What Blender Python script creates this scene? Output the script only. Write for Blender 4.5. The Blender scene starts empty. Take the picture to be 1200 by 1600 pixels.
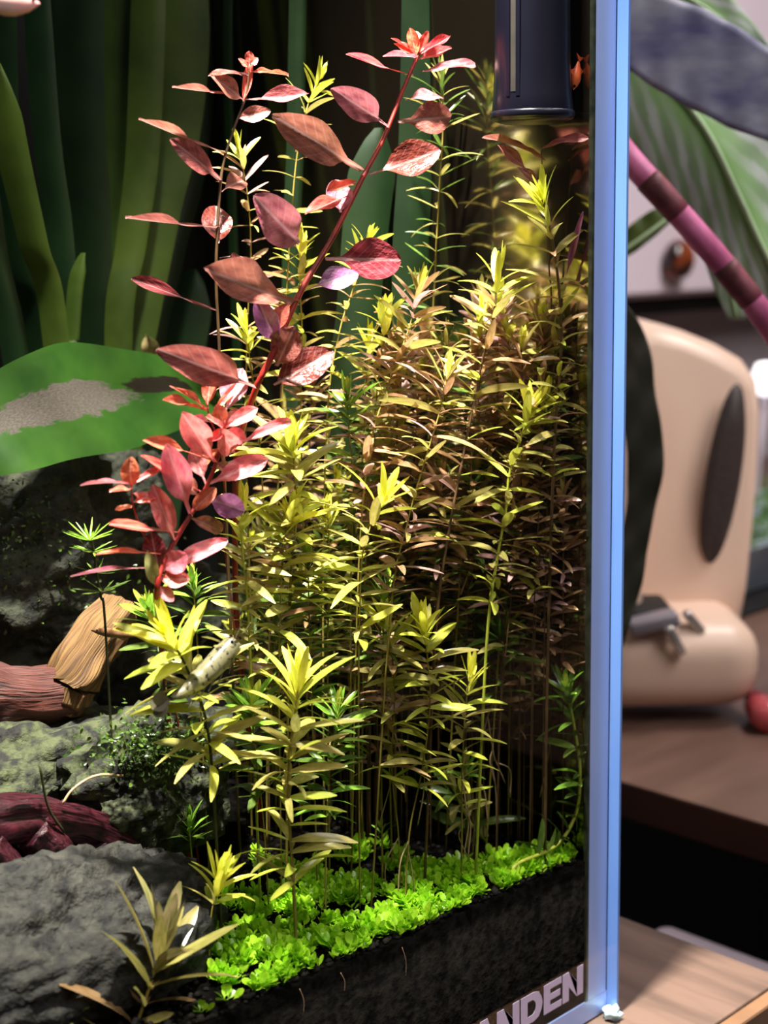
import bpy, bmesh, math, random
from mathutils import Vector, Matrix, noise

# ------------------------------------------------------------------ camera
SC = bpy.context.scene
COL = SC.collection
random.seed(7)
F = 2311.0
TH = math.radians(45.4); PITCH = math.radians(10.4); ROLL = math.radians(-1.0)
HD = Vector((math.cos(TH), math.sin(TH), 0)); RT = Vector((math.sin(TH), -math.cos(TH), 0)); UP = Vector((0, 0, 1))
CAM = -0.36*HD - 0.0592*RT + Vector((0, 0, 0.2022))
FW = HD*math.cos(PITCH) - UP*math.sin(PITCH)
_u = HD*math.sin(PITCH) + UP*math.cos(PITCH)
CR = RT*math.cos(ROLL) + _u*math.sin(ROLL)
CU = -RT*math.sin(ROLL) + _u*math.cos(ROLL)
cd = bpy.data.cameras.new('camera'); cam = bpy.data.objects.new('camera', cd); COL.objects.link(cam)
cd.sensor_fit = 'VERTICAL'; cd.sensor_height = 36; cd.sensor_width = 27; cd.lens = 52.0
cd.clip_start = 0.01; cd.clip_end = 20
cd.dof.use_dof = True; cd.dof.focus_distance = 0.338; cd.dof.aperture_fstop = 16
cam.matrix_world = Matrix(((CR.x, CU.x, -FW.x, CAM.x), (CR.y, CU.y, -FW.y, CAM.y), (CR.z, CU.z, -FW.z, CAM.z), (0, 0, 0, 1)))
SC.camera = cam

# ------------------------------------------------------------------ world, lights, exposure
w = bpy.data.worlds.new('world'); SC.world = w; w.use_nodes = True
w.node_tree.nodes['Background'].inputs[0].default_value = (0.55, 0.5, 0.52, 1)
w.node_tree.nodes['Background'].inputs[1].default_value = 0.05
SC.view_settings.view_transform = 'Standard'; SC.view_settings.look = 'None'
SC.view_settings.exposure = 0.0; SC.view_settings.gamma = 1.0; SC.view_settings.use_curve_mapping = False

def area(name, loc, target, sx, sy, energy, color, spread=180):
    l = bpy.data.lights.new(name, 'AREA'); l.shape = 'RECTANGLE'; l.size = sx; l.size_y = sy
    l.energy = energy; l.color = color; l.spread = math.radians(spread)
    o = bpy.data.objects.new(name, l); COL.objects.link(o); o.location = loc
    o.rotation_euler = (Vector(target)-Vector(loc)).to_track_quat('-Z', 'Y').to_euler()
    return o
# tank lamp hanging over the aquarium, an added weak fill over its rear left, and the room's ceiling lamp
def spot(name, loc, target, energy, color, size, radius, blend=1.0):
    l = bpy.data.lights.new(name, 'SPOT'); l.energy = energy; l.color = color; l.spot_size = math.radians(size); l.spot_blend = blend; l.shadow_soft_size = radius
    o = bpy.data.objects.new(name, l); COL.objects.link(o); o.location = loc
    o.rotation_euler = (Vector(target)-Vector(loc)).to_track_quat('-Z', 'Y').to_euler()
    return o
spot('tank_lamp', (-0.135, -0.014, 0.62), (-0.052, 0.030, 0.0), 95.0, (1.0, 0.95, 0.84), 37, 0.018)
area('rear_tank_fill', (-0.25, 0.09, 0.55), (-0.25, 0.12, 0.1), 0.12, 0.05, 0.13, (0.9, 1.0, 0.85), 90)  # unseen fill added to brighten the rear ribbon plants
area('ceiling_lamp', (0.10, -0.85, 1.20), (0.15, 0.15, 0.1), 0.7, 0.7, 11.0, (1.0, 0.93, 0.9))
area('desk_fill', (0.50, -0.10, 0.95), (0.36, 0.22, 0.1), 0.35, 0.25, 5.5, (1.0, 0.92, 0.88), 150)  # unseen fill added to light the appliance and cabinet

# ------------------------------------------------------------------ helpers
def ray(px, py): return FW + CR*((px-600)/F) + CU*((800-py)/F)
def P(px, py, v):
    d = ray(px, py); return CAM + d*((v-CAM.y)/d.y)
def Q(px, py, dep): return CAM + ray(px, py)*dep
def Z(px, py, z):
    d = ray(px, py); return CAM + d*((z-CAM.z)/d.z)
def proj(p):
    d = p-CAM; z = d.dot(FW); return 600+F*d.dot(CR)/z, 800-F*d.dot(CU)/z
def mm(p): return (p-CAM).dot(FW)/F            # metres per pixel at p
XIN = -0.0085; YIN = 0.0036; VB = 0.152
def vmax(px, py=800):
    d = ray(px, py); t = (XIN-CAM.x)/d.x; return min(VB-0.002, (CAM+d*t).y)
def vat(px, f, py=800): return YIN+0.001+(max(vmax(px, py)-YIN-0.002, 0.0015))*f

def lin(r, g, b):
    def c(x):
        x /= 255.0
        return x/12.92 if x <= 0.04045 else ((x+0.055)/1.055)**2.4
    return (c(r), c(g), c(b), 1)

def mat(name, c1, c2=None, scale=60, rough=0.5, spec=0.4, trans=0.0, bump=0.0, detail=4, metal=0.0, lo=0.35, hi=0.65, objrand=0.0, stretch=None, bumpscale=None, coat=0.0, vein=False, bumpdist=0.001, uv=None):
    m = bpy.data.materials.new(name); m.use_nodes = True
    nt = m.node_tree; N = nt.nodes; L = nt.links
    b = N['Principled BSDF']; out = N['Material Output']
    b.inputs['Roughness'].default_value = rough; b.inputs['Specular IOR Level'].default_value = spec
    b.inputs['Metallic'].default_value = metal; b.inputs['Coat Weight'].default_value = coat
    tc = N.new('ShaderNodeTexCoord'); mp = N.new('ShaderNodeMapping')
    L.new(tc.outputs['UV' if uv else 'Object'], mp.inputs[0])
    if uv: mp.inputs['Scale'].default_value = uv
    if stretch: mp.inputs['Scale'].default_value = stretch
    nz = N.new('ShaderNodeTexNoise'); nz.inputs['Scale'].default_value = scale; nz.inputs['Detail'].default_value = detail
    L.new(mp.outputs[0], nz.inputs['Vector'])
    cr = N.new('ShaderNodeValToRGB'); cr.color_ramp.elements[0].position = lo; cr.color_ramp.elements[1].position = hi
    cr.color_ramp.elements[0].color = c1; cr.color_ramp.elements[1].color = c2 or c1
    L.new(nz.outputs['Fac'], cr.inputs[0])
    col = cr.outputs[0]
    if objrand:
        oi = N.new('ShaderNodeObjectInfo'); hs = N.new('ShaderNodeHueSaturation')
        mr = N.new('ShaderNodeMapRange'); mr.inputs[3].default_value = 1-objrand; mr.inputs[4].default_value = 1+objrand
        L.new(oi.outputs['Random'], mr.inputs[0]); L.new(mr.outputs[0], hs.inputs['Value'])
        mr2 = N.new('ShaderNodeMapRange'); mr2.inputs[3].default_value = 0.5-objrand*0.06; mr2.inputs[4].default_value = 0.5+objrand*0.06
        ml = N.new('ShaderNodeMath'); ml.operation = 'FRACT'; mu = N.new('ShaderNodeMath'); mu.operation = 'MULTIPLY'; mu.inputs[1].default_value = 7.13
        L.new(oi.outputs['Random'], mu.inputs[0]); L.new(mu.outputs[0], ml.inputs[0]); L.new(ml.outputs[0], mr2.inputs[0]); L.new(mr2.outputs[0], hs.inputs['Hue'])
        L.new(col, hs.inputs['Color']); col = hs.outputs[0]
    if vein:      # pale midrib and side veins in the leaf's own coordinates
        sx = N.new('ShaderNodeSeparateXYZ'); L.new(tc.outputs['Object'], sx.inputs[0])
        ab = N.new('ShaderNodeMath'); ab.operation = 'ABSOLUTE'; L.new(sx.outputs[1], ab.inputs[0])
        m1 = N.new('ShaderNodeMapRange'); m1.inputs[1].default_value = .015; m1.inputs[2].default_value = .05; m1.inputs[3].default_value = .55; m1.inputs[4].default_value = 0; L.new(ab.outputs[0], m1.inputs[0])
        a2 = N.new('ShaderNodeMath'); a2.operation = 'MULTIPLY_ADD'; a2.inputs[1].default_value = -.55; L.new(ab.outputs[0], a2.inputs[0]); L.new(sx.outputs[0], a2.inputs[2])
        m2 = N.new('ShaderNodeMath'); m2.operation = 'MULTIPLY'; m2.inputs[1].default_value = 52; L.new(a2.outputs[0], m2.inputs[0])
        m3 = N.new('ShaderNodeMath'); m3.operation = 'SINE'; L.new(m2.outputs[0], m3.inputs[0])
        m4 = N.new('ShaderNodeMapRange'); m4.inputs[1].default_value = .75; m4.inputs[2].default_value = 1.0; m4.inputs[4].default_value = .16; L.new(m3.outputs[0], m4.inputs[0])
        m5 = N.new('ShaderNodeMath'); m5.operation = 'MAXIMUM'; L.new(m1.outputs[0], m5.inputs[0]); L.new(m4.outputs[0], m5.inputs[1])
        vx = N.new('ShaderNodeMixRGB'); vx.blend_type = 'SCREEN'; vx.inputs[2].default_value = (.42, .3, .3, 1); L.new(m5.outputs[0], vx.inputs[0]); L.new(col, vx.inputs[1]); col = vx.outputs[0]
    L.new(col, b.inputs['Base Color'])
    if bump:
        bp = N.new('ShaderNodeBump'); bp.inputs['Strength'].default_value = bump; bp.inputs['Distance'].default_value = bumpdist
        if bumpscale:
            n2 = N.new('ShaderNodeTexNoise'); n2.inputs['Scale'].default_value = bumpscale; n2.inputs['Detail'].default_value = 6
            L.new(mp.outputs[0], n2.inputs['Vector']); L.new(n2.outputs['Fac'], bp.inputs['Height'])
        else:
            L.new(nz.outputs['Fac'], bp.inputs['Height'])
        L.new(bp.outputs[0], b.inputs['Normal'])
    if trans:
        tr = N.new('ShaderNodeBsdfTranslucent'); L.new(col, tr.inputs[0])
        mx = N.new('ShaderNodeMixShader'); mx.inputs[0].default_value = trans
        L.new(b.outputs[0], mx.inputs[1]); L.new(tr.outputs[0], mx.inputs[2]); L.new(mx.outputs[0], out.inputs[0])
    return m

def mesh(name, vs, fs, m=None, smooth=True):
    me = bpy.data.meshes.new(name); me.from_pydata([tuple(v) for v in vs], [], fs); me.update()
    if m: me.materials.append(m)
    if smooth: me.shade_smooth()
    return me
def link(name, me, parent=None, mw=None):
    o = bpy.data.objects.new(name, me); COL.objects.link(o)
    if mw is None: mw = Matrix.Identity(4)
    if parent is not None:
        o.parent = parent
        o.matrix_basis = WORLD[parent.name].inverted() @ mw
    else:
        o.matrix_basis = mw
    WORLD[o.name] = mw.copy()
    return o
WORLD = {}
def tag(o, label, cat, group=None):
    o['label'] = label; o['category'] = cat
    if group: o['group'] = group
    return o
def empty(name, loc, label, cat, group=None):
    o = link(name, None, None, Matrix.Translation(loc)); o.empty_display_size = 0.01
    return tag(o, label, cat, group)
def struct(o): o['kind'] = 'structure'; return o
def stuff(o): o['kind'] = 'stuff'; return o

def box_data(x0, x1, y0, y1, z0, z1):
    vs = [(x0,y0,z0),(x1,y0,z0),(x1,y1,z0),(x0,y1,z0),(x0,y0,z1),(x1,y0,z1),(x1,y1,z1),(x0,y1,z1)]
    fs = [(3,2,1,0),(4,5,6,7),(0,1,5,4),(1,2,6,5),(2,3,7,6),(3,0,4,7)]
    return vs, fs
def box(name, b, m, parent=None, bevel=0.0, seg=2):
    cx, cy, cz = (b[0]+b[1])/2, (b[2]+b[3])/2, b[4]
    vs, fs = box_data(b[0]-cx, b[1]-cx, b[2]-cy, b[3]-cy, 0, b[5]-b[4])
    me = mesh(name, vs, fs, m, False)
    if bevel:
        bm = bmesh.new(); bm.from_mesh(me)
        bmesh.ops.bevel(bm, geom=bm.edges[:], offset=bevel, segments=seg, affect='EDGES', profile=0.5, clamp_overlap=True)
        bm.to_mesh(me); bm.free(); me.shade_smooth() if seg > 2 else None
    return link(name, me, parent, Matrix.Translation((cx, cy, cz)))

def catmull(pts, n=6):
    if len(pts) < 3:
        return [pts[0].lerp(pts[-1], i/n) for i in range(n+1)]
    ps = [pts[0]*2-pts[1]]+list(pts)+[pts[-1]*2-pts[-2]]
    out = []
    for i in range(1, len(ps)-2):
        p0, p1, p2, p3 = ps[i-1:i+3]
        for k in range(n):
            t = k/n
            out.append(0.5*((2*p1)+(p2-p0)*t+(2*p0-5*p1+4*p2-p3)*t*t+(3*p1-p0-3*p2+p3)*t**3))
    out.append(pts[-1].copy()); return out
def tube_data(pts, rad, seg=6):
    n = len(pts); vs = []; fs = []
    ref = Vector((0.31, -0.2, 0.93)).normalized()
    for i, p in enumerate(pts):
        t = (pts[min(i+1, n-1)]-pts[max(i-1, 0)])
        t = t.normalized() if t.length > 1e-9 else Vector((0, 0, 1))
        a = t.cross(ref)
        if a.length < 0.1: a = t.cross(Vector((1, 0, 0)))
        a.normalize(); b = t.cross(a)
        r = rad(i/(n-1)) if callable(rad) else rad
        for k in range(seg):
            an = 2*math.pi*k/seg; vs.append(p+(a*math.cos(an)+b*math.sin(an))*r)
    for i in range(n-1):
        for k in range(seg):
            k2 = (k+1) % seg; fs.append((i*seg+k, i*seg+k2, (i+1)*seg+k2, (i+1)*seg+k))
    fs.append(tuple(range(seg))[::-1]); fs.append(tuple((n-1)*seg+k for k in range(seg)))
    return vs, fs
def tube(name, pts, rad, m, parent=None, seg=6, sm=5):
    pts = catmull(pts, sm) if sm else pts
    o0 = pts[-1]
    vs, fs = tube_data([p-o0 for p in pts], rad, seg)
    return link(name, mesh(name, vs, fs, m), parent, Matrix.Translation(o0))
def lathe_data(prof, seg=24):
    vs = []; fs = []
    for r, z in prof:
        for k in range(seg):
            a = 2*math.pi*k/seg; vs.append((r*math.cos(a), r*math.sin(a), z))
    for i in range(len(prof)-1):
        for k in range(seg):
            k2 = (k+1) % seg; fs.append((i*seg+k, i*seg+k2, (i+1)*seg+k2, (i+1)*seg+k))
    fs.append(tuple(range(seg))[::-1]); fs.append(tuple((len(prof)-1)*seg+k for k in range(seg)))
    return vs, fs

# leaf outline along +X (0..1), width along Y (full width 1), normal +Z
def leaf_data(prof, bend=0.0, fold=0.1, twist=0.0, wave=0.0, nl=8, nw=2, ph=0.0, asp=0.13):
    vs = []; fs = []
    for i in range(nl+1):
        t = i/nl; hw = prof(t)*0.5
        for j in range(-nw, nw+1):
            s = j/nw; y = s*hw
            z = bend*t*t + fold*abs(y)*asp + wave*math.sin(t*9+ph+s*1.5)*abs(s)
            a = twist*t; vs.append(Vector((t, y*math.cos(a), z+y*math.sin(a)*asp)))
    k = 2*nw+1
    for i in range(nl):
        for j in range(2*nw): fs.append((i*k+j, (i+1)*k+j, (i+1)*k+j+1, i*k+j+1))
    return vs, fs
def lance(t): return max(0.06, min(1.0, (0.35+2.2*t)))*max(0.0, (1-((max(t, .45)-.45)/.56)**2.3))**0.6
def ovate(pet):
    def f(t):
        if t < pet: return 0.10+0.05*t/pet
        s = (t-pet)/(1-pet); return max(0.16*(1-s), (math.sin(math.pi*min(1, s**0.95*0.97+0.02))**0.62))
    return f
def obov(t):
    if t < 0.3: return 0.12+0.3*t
    s = (t-0.3)/0.7; return 0.2+0.8*math.sin(math.pi*(0.08+0.86*s))**0.7 if s < 0.98 else 0.35
def place(base, dirv, nrm, length, width, depth=None):
    x = dirv.normalized(); z = nrm-x*nrm.dot(x)
    if z.length < 1e-4: z = Vector((0.1, 0.2, 0.97))-x*0.5
    z.normalize(); y = z.cross(x)
    d = depth or length
    return Matrix(((x.x*length, y.x*width, z.x*d, base.x), (x.y*length, y.y*width, z.y*d, base.y), (x.z*length, y.z*width, z.z*d, base.z), (0, 0, 0, 1)))

# ------------------------------------------------------------------ materials
M = {}
M['edge_blue'] = mat('glass_edge_blue', lin(160,180,244), lin(186,204,252), scale=30, rough=0.25, spec=0.5, stretch=(1,1,0.25))
M['edge_pale'] = mat('glass_edge_pale', lin(84,118,186), lin(112,150,212), scale=25, rough=0.2, spec=0.6, stretch=(1,1,0.2))
M['silicone'] = mat('silicone', lin(18,30,58), rough=0.4)
M['black_film'] = mat('black_film', lin(5,7,9), lin(10,14,12), scale=20, rough=0.6, spec=0.2)
M['soil'] = mat('soil', lin(4,4,4), lin(14,12,11), scale=420, rough=0.95, spec=0.0, bump=0.9, detail=3)
M['granule'] = mat('soil_granule', lin(10,9,8), lin(34,30,27), scale=300, rough=0.85, spec=0.1)
M['black_plastic'] = mat('black_plastic', lin(13,13,26), lin(20,19,34), scale=30, rough=0.3, spec=0.5)
M['black_inner'] = mat('black_inner', lin(48,44,42), lin(70,66,60), rough=0.5)
M['letters'] = mat('lavender_print', lin(176,163,196), lin(186,173,204), scale=90, rough=0.5)
def leafm(key, c1, c2, trans=0.30, rough=0.26, rnd=0.22, scale=4):
    red = scale == 240
    M[key] = mat('leaf_'+key, lin(*c1), lin(*c2), scale=5 if red else scale, rough=rough+(.06 if red else 0), spec=0.6, trans=trans, objrand=rnd, vein=red, bump=0.16 if red else 0.0, bumpdist=.02)
    if not red: M['j_'+key] = mat('packed_leaf_'+key, lin(*c1), lin(*c2), scale=220, rough=rough, spec=0.6, trans=trans)
leafm('tip', (222,222,62), (240,236,104))
leafm('lime', (176,184,58), (206,204,92))
leafm('olive', (150,146,70), (188,172,104))
leafm('bronze', (150,114,78), (192,152,112))
leafm('mauve', (168,124,122), (194,156,150))
leafm('green', (108,150,44), (150,186,70))
leafm('deep', (70,92,36), (100,122,52))
leafm('dull', (118,122,60), (170,152,104), rough=.5)
leafm('red', (186,62,52), (222,100,76), scale=240)
leafm('pink', (212,88,98), (236,132,132), scale=240)
leafm('rose', (160,78,90), (204,120,126), scale=240)
leafm('brownred', (128,66,62), (176,104,92), scale=240)
leafm('maroon', (104,34,36), (140,52,48), scale=240)
leafm('purple', (150,84,136), (196,120,176), scale=240)
leafm('orange', (200,84,60), (226,124,92), scale=240)
leafm('carpet', (142,200,26), (192,232,64), trans=0.4, rnd=0.15)
leafm('moss', (40,60,24), (86,110,44), trans=0.2)
leafm('val', (50,72,20), (70,94,30), trans=0.35, rough=0.4, rnd=0.3, scale=60)
leafm('val_dark', (18,42,18), (28,54,24), trans=0.35, rough=0.4, rnd=0.2, scale=60)
M['stem_olive'] = mat('stem_olive', lin(118,108,42), lin(150,128,60), scale=200, rough=0.5)
M['stem_brown'] = mat('stem_brown', lin(70,48,30), lin(94,70,42), scale=200, rough=0.5)
M['stem_red'] = mat('stem_red', lin(112,22,20), lin(160,46,36), scale=200, rough=0.4)
M['stem_dark'] = mat('stem_dark', lin(36,40,22), lin(58,58,30), scale=200, rough=0.5)
M['stem_green'] = mat('stem_green', lin(150,160,50), lin(176,180,70), scale=200, rough=0.4)
M['root'] = mat('pale_root', lin(176,140,104), lin(206,176,140), scale=200, rough=0.5, trans=0.2)
M['rock'] = mat('rock', lin(10,9,9), lin(54,52,46), scale=330, rough=0.8, spec=0.35, bump=1.0, bumpscale=700, detail=10, lo=.36, hi=.70)
M['mossrock'] = mat('moss_rock', lin(22,21,18), lin(66,71,44), scale=300, rough=0.85, bump=1.0, bumpscale=650, detail=7, lo=0.42, hi=0.62)
M['darkrock'] = mat('dark_rock', lin(26,27,24), lin(52,54,40), scale=260, rough=0.9, bump=1.0, bumpscale=600, detail=7)
M['redwood'] = mat('red_driftwood', lin(48,22,20), lin(98,50,42), scale=3, rough=0.7, bump=1.0, detail=7, uv=(1.2, 16, 1), bumpdist=.0008)
M['tanwood'] = mat('tan_driftwood', lin(66,42,22), lin(136,100,56), scale=3, rough=0.75, bump=1.0, detail=8, uv=(0.8, 13, 1), bumpdist=.0008)
M['maroonwood'] = mat('maroon_driftwood', lin(12,5,7), lin(72,26,36), scale=3, rough=0.35, bump=0.9, detail=6, uv=(5, 9, 1), bumpdist=.0006)  # shade from the plants above is darkened into this wood colour
M['fish_pink'] = mat('fish_pink', lin(232,110,120), lin(248,214,204), scale=60, rough=0.35)
M['fish_orange'] = mat('fish_orange', lin(206,70,40), lin(226,110,60), scale=60, rough=0.35)
M['fish_brown'] = mat('fish_brown', lin(104,70,50), lin(140,104,76), scale=300, rough=0.4)
M['eye'] = mat('eye', lin(8,8,10), rough=0.15)
M['shrimp'] = mat('shrimp', lin(44,40,26), lin(128,122,92), scale=900, rough=0.3, trans=0.35, lo=0.36, hi=0.46)
M['shrimp_fan'] = mat('shrimp_fan', lin(96,88,64), lin(120,112,90), scale=300, rough=0.3, trans=0.5)

# glass panes
def glass_mat():
    m = bpy.data.materials.new('clear_glass'); m.use_nodes = True; nt = m.node_tree; N = nt.nodes; L = nt.links
    N.remove(N['Principled BSDF']); out = N['Material Output']
    tr = N.new('ShaderNodeBsdfTransparent'); tr.inputs[0].default_value = (0.97, 0.985, 0.985, 1)
    gl = N.new('ShaderNodeBsdfGlossy'); gl.inputs['Roughness'].default_value = 0.02
    fr = N.new('ShaderNodeFresnel'); fr.inputs[0].default_value = 1.33
    geo = N.new('ShaderNodeNewGeometry'); sb = N.new('ShaderNodeMath'); sb.operation = 'SUBTRACT'; sb.inputs[0].default_value = 1.0; L.new(geo.outputs['Backfacing'], sb.inputs[1])
    ml = N.new('ShaderNodeMath'); ml.operation = 'MULTIPLY'; L.new(fr.outputs[0], ml.inputs[0]); L.new(sb.outputs[0], ml.inputs[1])   # the far face of the pane touches water: no reflection there
    mx = N.new('ShaderNodeMixShader'); L.new(ml.outputs[0], mx.inputs[0]); L.new(tr.outputs[0], mx.inputs[1]); L.new(gl.outputs[0], mx.inputs[2]); L.new(mx.outputs[0], out.inputs[0])
    return m
M['glass'] = glass_mat()
def mirror_mat():
    m = bpy.data.materials.new('reflecting_side_glass'); m.use_nodes = True; nt = m.node_tree; N = nt.nodes; L = nt.links
    b = N['Principled BSDF']; out = N['Material Output']
    tc = N.new('ShaderNodeTexCoord'); nz = N.new('ShaderNodeTexNoise'); nz.inputs['Scale'].default_value = 45; nz.inputs['Detail'].default_value = 5
    mp = N.new('ShaderNodeMapping'); mp.inputs['Scale'].default_value = (1, 1, 0.35)
    L.new(tc.outputs['Object'], mp.inputs[0]); L.new(mp.outputs[0], nz.inputs['Vector'])
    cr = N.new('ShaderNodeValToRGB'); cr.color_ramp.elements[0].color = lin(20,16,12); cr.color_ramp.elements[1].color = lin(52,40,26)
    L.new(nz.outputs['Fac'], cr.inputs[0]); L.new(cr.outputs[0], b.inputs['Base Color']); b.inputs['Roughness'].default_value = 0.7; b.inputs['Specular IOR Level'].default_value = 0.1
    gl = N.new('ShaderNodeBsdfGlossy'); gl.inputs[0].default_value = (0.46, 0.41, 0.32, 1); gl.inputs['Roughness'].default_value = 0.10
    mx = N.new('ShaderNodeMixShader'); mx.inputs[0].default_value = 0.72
    L.new(b.outputs[0], mx.inputs[1]); L.new(gl.outputs[0], mx.inputs[2]); L.new(mx.outputs[0], out.inputs[0])
    return m
M['mirror'] = mirror_mat()

# ------------------------------------------------------------------ room
FLOOR = -0.75
M['wall'] = mat('wall_paint', lin(176,166,174), lin(186,176,184), scale=3, rough=0.9)
M['floor'] = mat('floor_boards', lin(40,32,28), lin(56,44,38), scale=6, rough=0.6)
struct(box('floor', (-2.2, 2.2, -2.2, 0.51, FLOOR-0.05, FLOOR), M['floor']))
struct(box('wall_back', (-2.2, 2.2, 0.51, 0.57, FLOOR, 1.6), M['wall']))
M['wood_top'] = mat('table_wood', lin(48,37,33), lin(98,78,68), scale=10, rough=0.5, detail=5, lo=0.3, hi=0.6, stretch=(9,1.2,3))
M['wood_edge'] = mat('table_edge_wood', lin(116,76,46), lin(150,102,66), scale=60, rough=0.5)
M['wood_light'] = mat('table_bevel_wood', lin(104,76,54), lin(122,90,66), scale=30, rough=0.5)
M['dark_metal'] = mat('dark_metal', lin(20,20,22), rough=0.4)
t = empty('wooden_table', (-0.25, 0.1, FLOOR), 'brown wooden table carrying the aquarium, grain running front to back', 'table')
for i in range(6):
    x1 = 0.048-i*0.115; x0 = x1-0.1145
    box('plank', (x0, x1, -0.021, 0.24, -0.022, 0.0), M['wood_top'], t, 0.0006)
box('front_lipping', (-0.642, 0.048, -0.0256, -0.0212, -0.022, -0.0004), M['wood_light'], t, 0.0008)
box('apron', (-0.642, 0.048, -0.0256, -0.005, -0.075, -0.0222), M['wood_edge'], t)
for x in (-0.62, 0.012):
    for y in (-0.0, 0.2): box('leg', (x, x+0.03, y, y+0.03, FLOOR, -0.0222), M['dark_metal'], t)

# ------------------------------------------------------------------ aquarium
tank = empty('aquarium', (-0.23, 0.08, 0.0), 'rimless glass aquarium with pale blue polished edges, standing on the wooden table', 'aquarium')
TX0 = -0.46; TH_ = 0.33; BT = 0.0062
fp = box('front_pane', (TX0, 0.0, 0.0, 0.003, 0.0005, TH_), M['glass'], tank)
box('polished_edge', (-0.0005, 0.0003, -0.0002, 0.0032, 0.0, TH_), M['edge_pale'], fp)['label'] = 'pale blue polished end of the front glass'
sp = box('side_pane', (XIN, -0.0001, 0.0037, VB, BT+0.0001, TH_), M['mirror'], tank)
box('polished_edge', (XIN, -0.0009, 0.0031, 0.0036, BT+0.0001, TH_), M['edge_blue'], sp)['label'] = 'blue violet polished front edge of the side glass'
box('silicone_seam', (-0.0009, -0.0005, 0.0031, 0.00365, BT+0.0001, TH_), M['silicone'], sp)
box('silicone_bead', (XIN-0.0009, XIN, 0.0031, 0.0042, BT, TH_), mat('silicone_clear', lin(40,44,36), lin(70,74,62), scale=300, rough=0.3), sp)['label'] = 'thin greyish silicone bead in the glass corner'
box('back_pane', (TX0, 0.0, VB, VB+0.004, 0.0, TH_), M['black_film'], tank)
box('side_pane', (TX0, TX0+0.006, 0.0034, VB, BT, TH_), M['black_film'], tank)
bp_ = box('bottom_pane', (TX0, 0.0, 0.0036, VB, 0.0005, BT), M['black_film'], tank)
box('polished_edge', (TX0, -0.0005, 0.0031, 0.00355, 0.0006, BT), M['edge_blue'], bp_)
# silicone blob at the corner foot
me = bpy.data.meshes.new('silicone_blob'); bm = bmesh.new()
bmesh.ops.create_icosphere(bm, subdivisions=3, radius=0.0022)
for v in bm.verts: v.co += v.co.normalized()*0.0016*noise.noise(v.co*700); v.co.z *= 0.8
bm.to_mesh(me); bm.free(); me.shade_smooth(); me.materials.append(mat('silicone_pale', lin(150,190,205), lin(200,228,236), scale=500, rough=0.3))
link('silicone_blob', me, tank, Matrix.Translation((-0.0024, -0.0004, 0.0019)))

# lettering printed on the front glass
def letters():
    W = 1.0; s = 0.30
    G = {'L': [[(0,0),(.78,0),(.78,.24),(s,.24),(s,1),(0,1)]],
         'A': [[(0,0),(.32,0),(.40,.2),(.40,.42),(.55,.74),(.55,1),(.40,1)], [(.55,.74),(.70,.42),(.70,.2),(.78,0),(1.1,0),(.70,1),(.55,1)], [(.40,.2),(.70,.2),(.70,.42),(.40,.42)]],
         'N': [[(0,0),(s,0),(s,1),(0,1)], [(s,1),(.70,.0),(.70,.5),(s,1.0)], [(s,1),(s,.48),(.68,0),(.70,0),(.70,.52)], [(.70,0),(1.0,0),(1.0,1),(.70,1)]],
         'D': [[(0,0),(s,0),(s,1),(0,1)], [(s,0),(.6,0),(.82,.08),(.95,.28),(.66,.36),(.55,.25),(s,.24)], [(.95,.28),(1.0,.5),(.95,.72),(.66,.64),(.69,.5),(.66,.36)], [(.95,.72),(.82,.92),(.6,1),(s,1),(s,.76),(.55,.75),(.66,.64)]],
         'E': [[(0,0),(s,0),(s,1),(0,1)], [(s,0),(.84,0),(.84,.22),(s,.22)], [(s,.39),(.78,.39),(.78,.61),(s,.61)], [(s,.78),(.84,.78),(.84,1),(s,1)]]}
    adv = {'L': .84, 'A': 1.12, 'N': 1.07, 'D': 1.06, 'E': .90}
    right = P(911, 1506, 0.0); lowr = P(913, 1549, 0.0)
    h = (right.z-lowr.z); wid = h*1.06
    tot = sum(adv[c] for c in 'LANDEN')*wid
    x = right.x-tot+0.07*wid
    for c in 'LANDEN':
        vs = []; fs = []
        for poly in G[c]:
            n0 = len(vs)
            for a, b in poly: vs.append((a*wid, -0.00004, b*h))
            fs.append(tuple(range(n0, len(vs))))
        nb = len(vs); vs += [(a, 0.0, b) for a, _, b in vs]
        for f in list(fs):
            fs.append(tuple(nb+i for i in reversed(f)))
            for i in range(len(f)): fs.append((f[i], nb+f[i], nb+f[(i+1) % len(f)], f[(i+1) % len(f)]))
        o = link('letter', mesh('letter', vs, fs, M['letters'], False), fp, Matrix.Translation((x, -0.00002, lowr.z)))
        o['label'] = 'lavender printed capital letter ' + c
        x += adv[c]*wid
letters()

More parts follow.
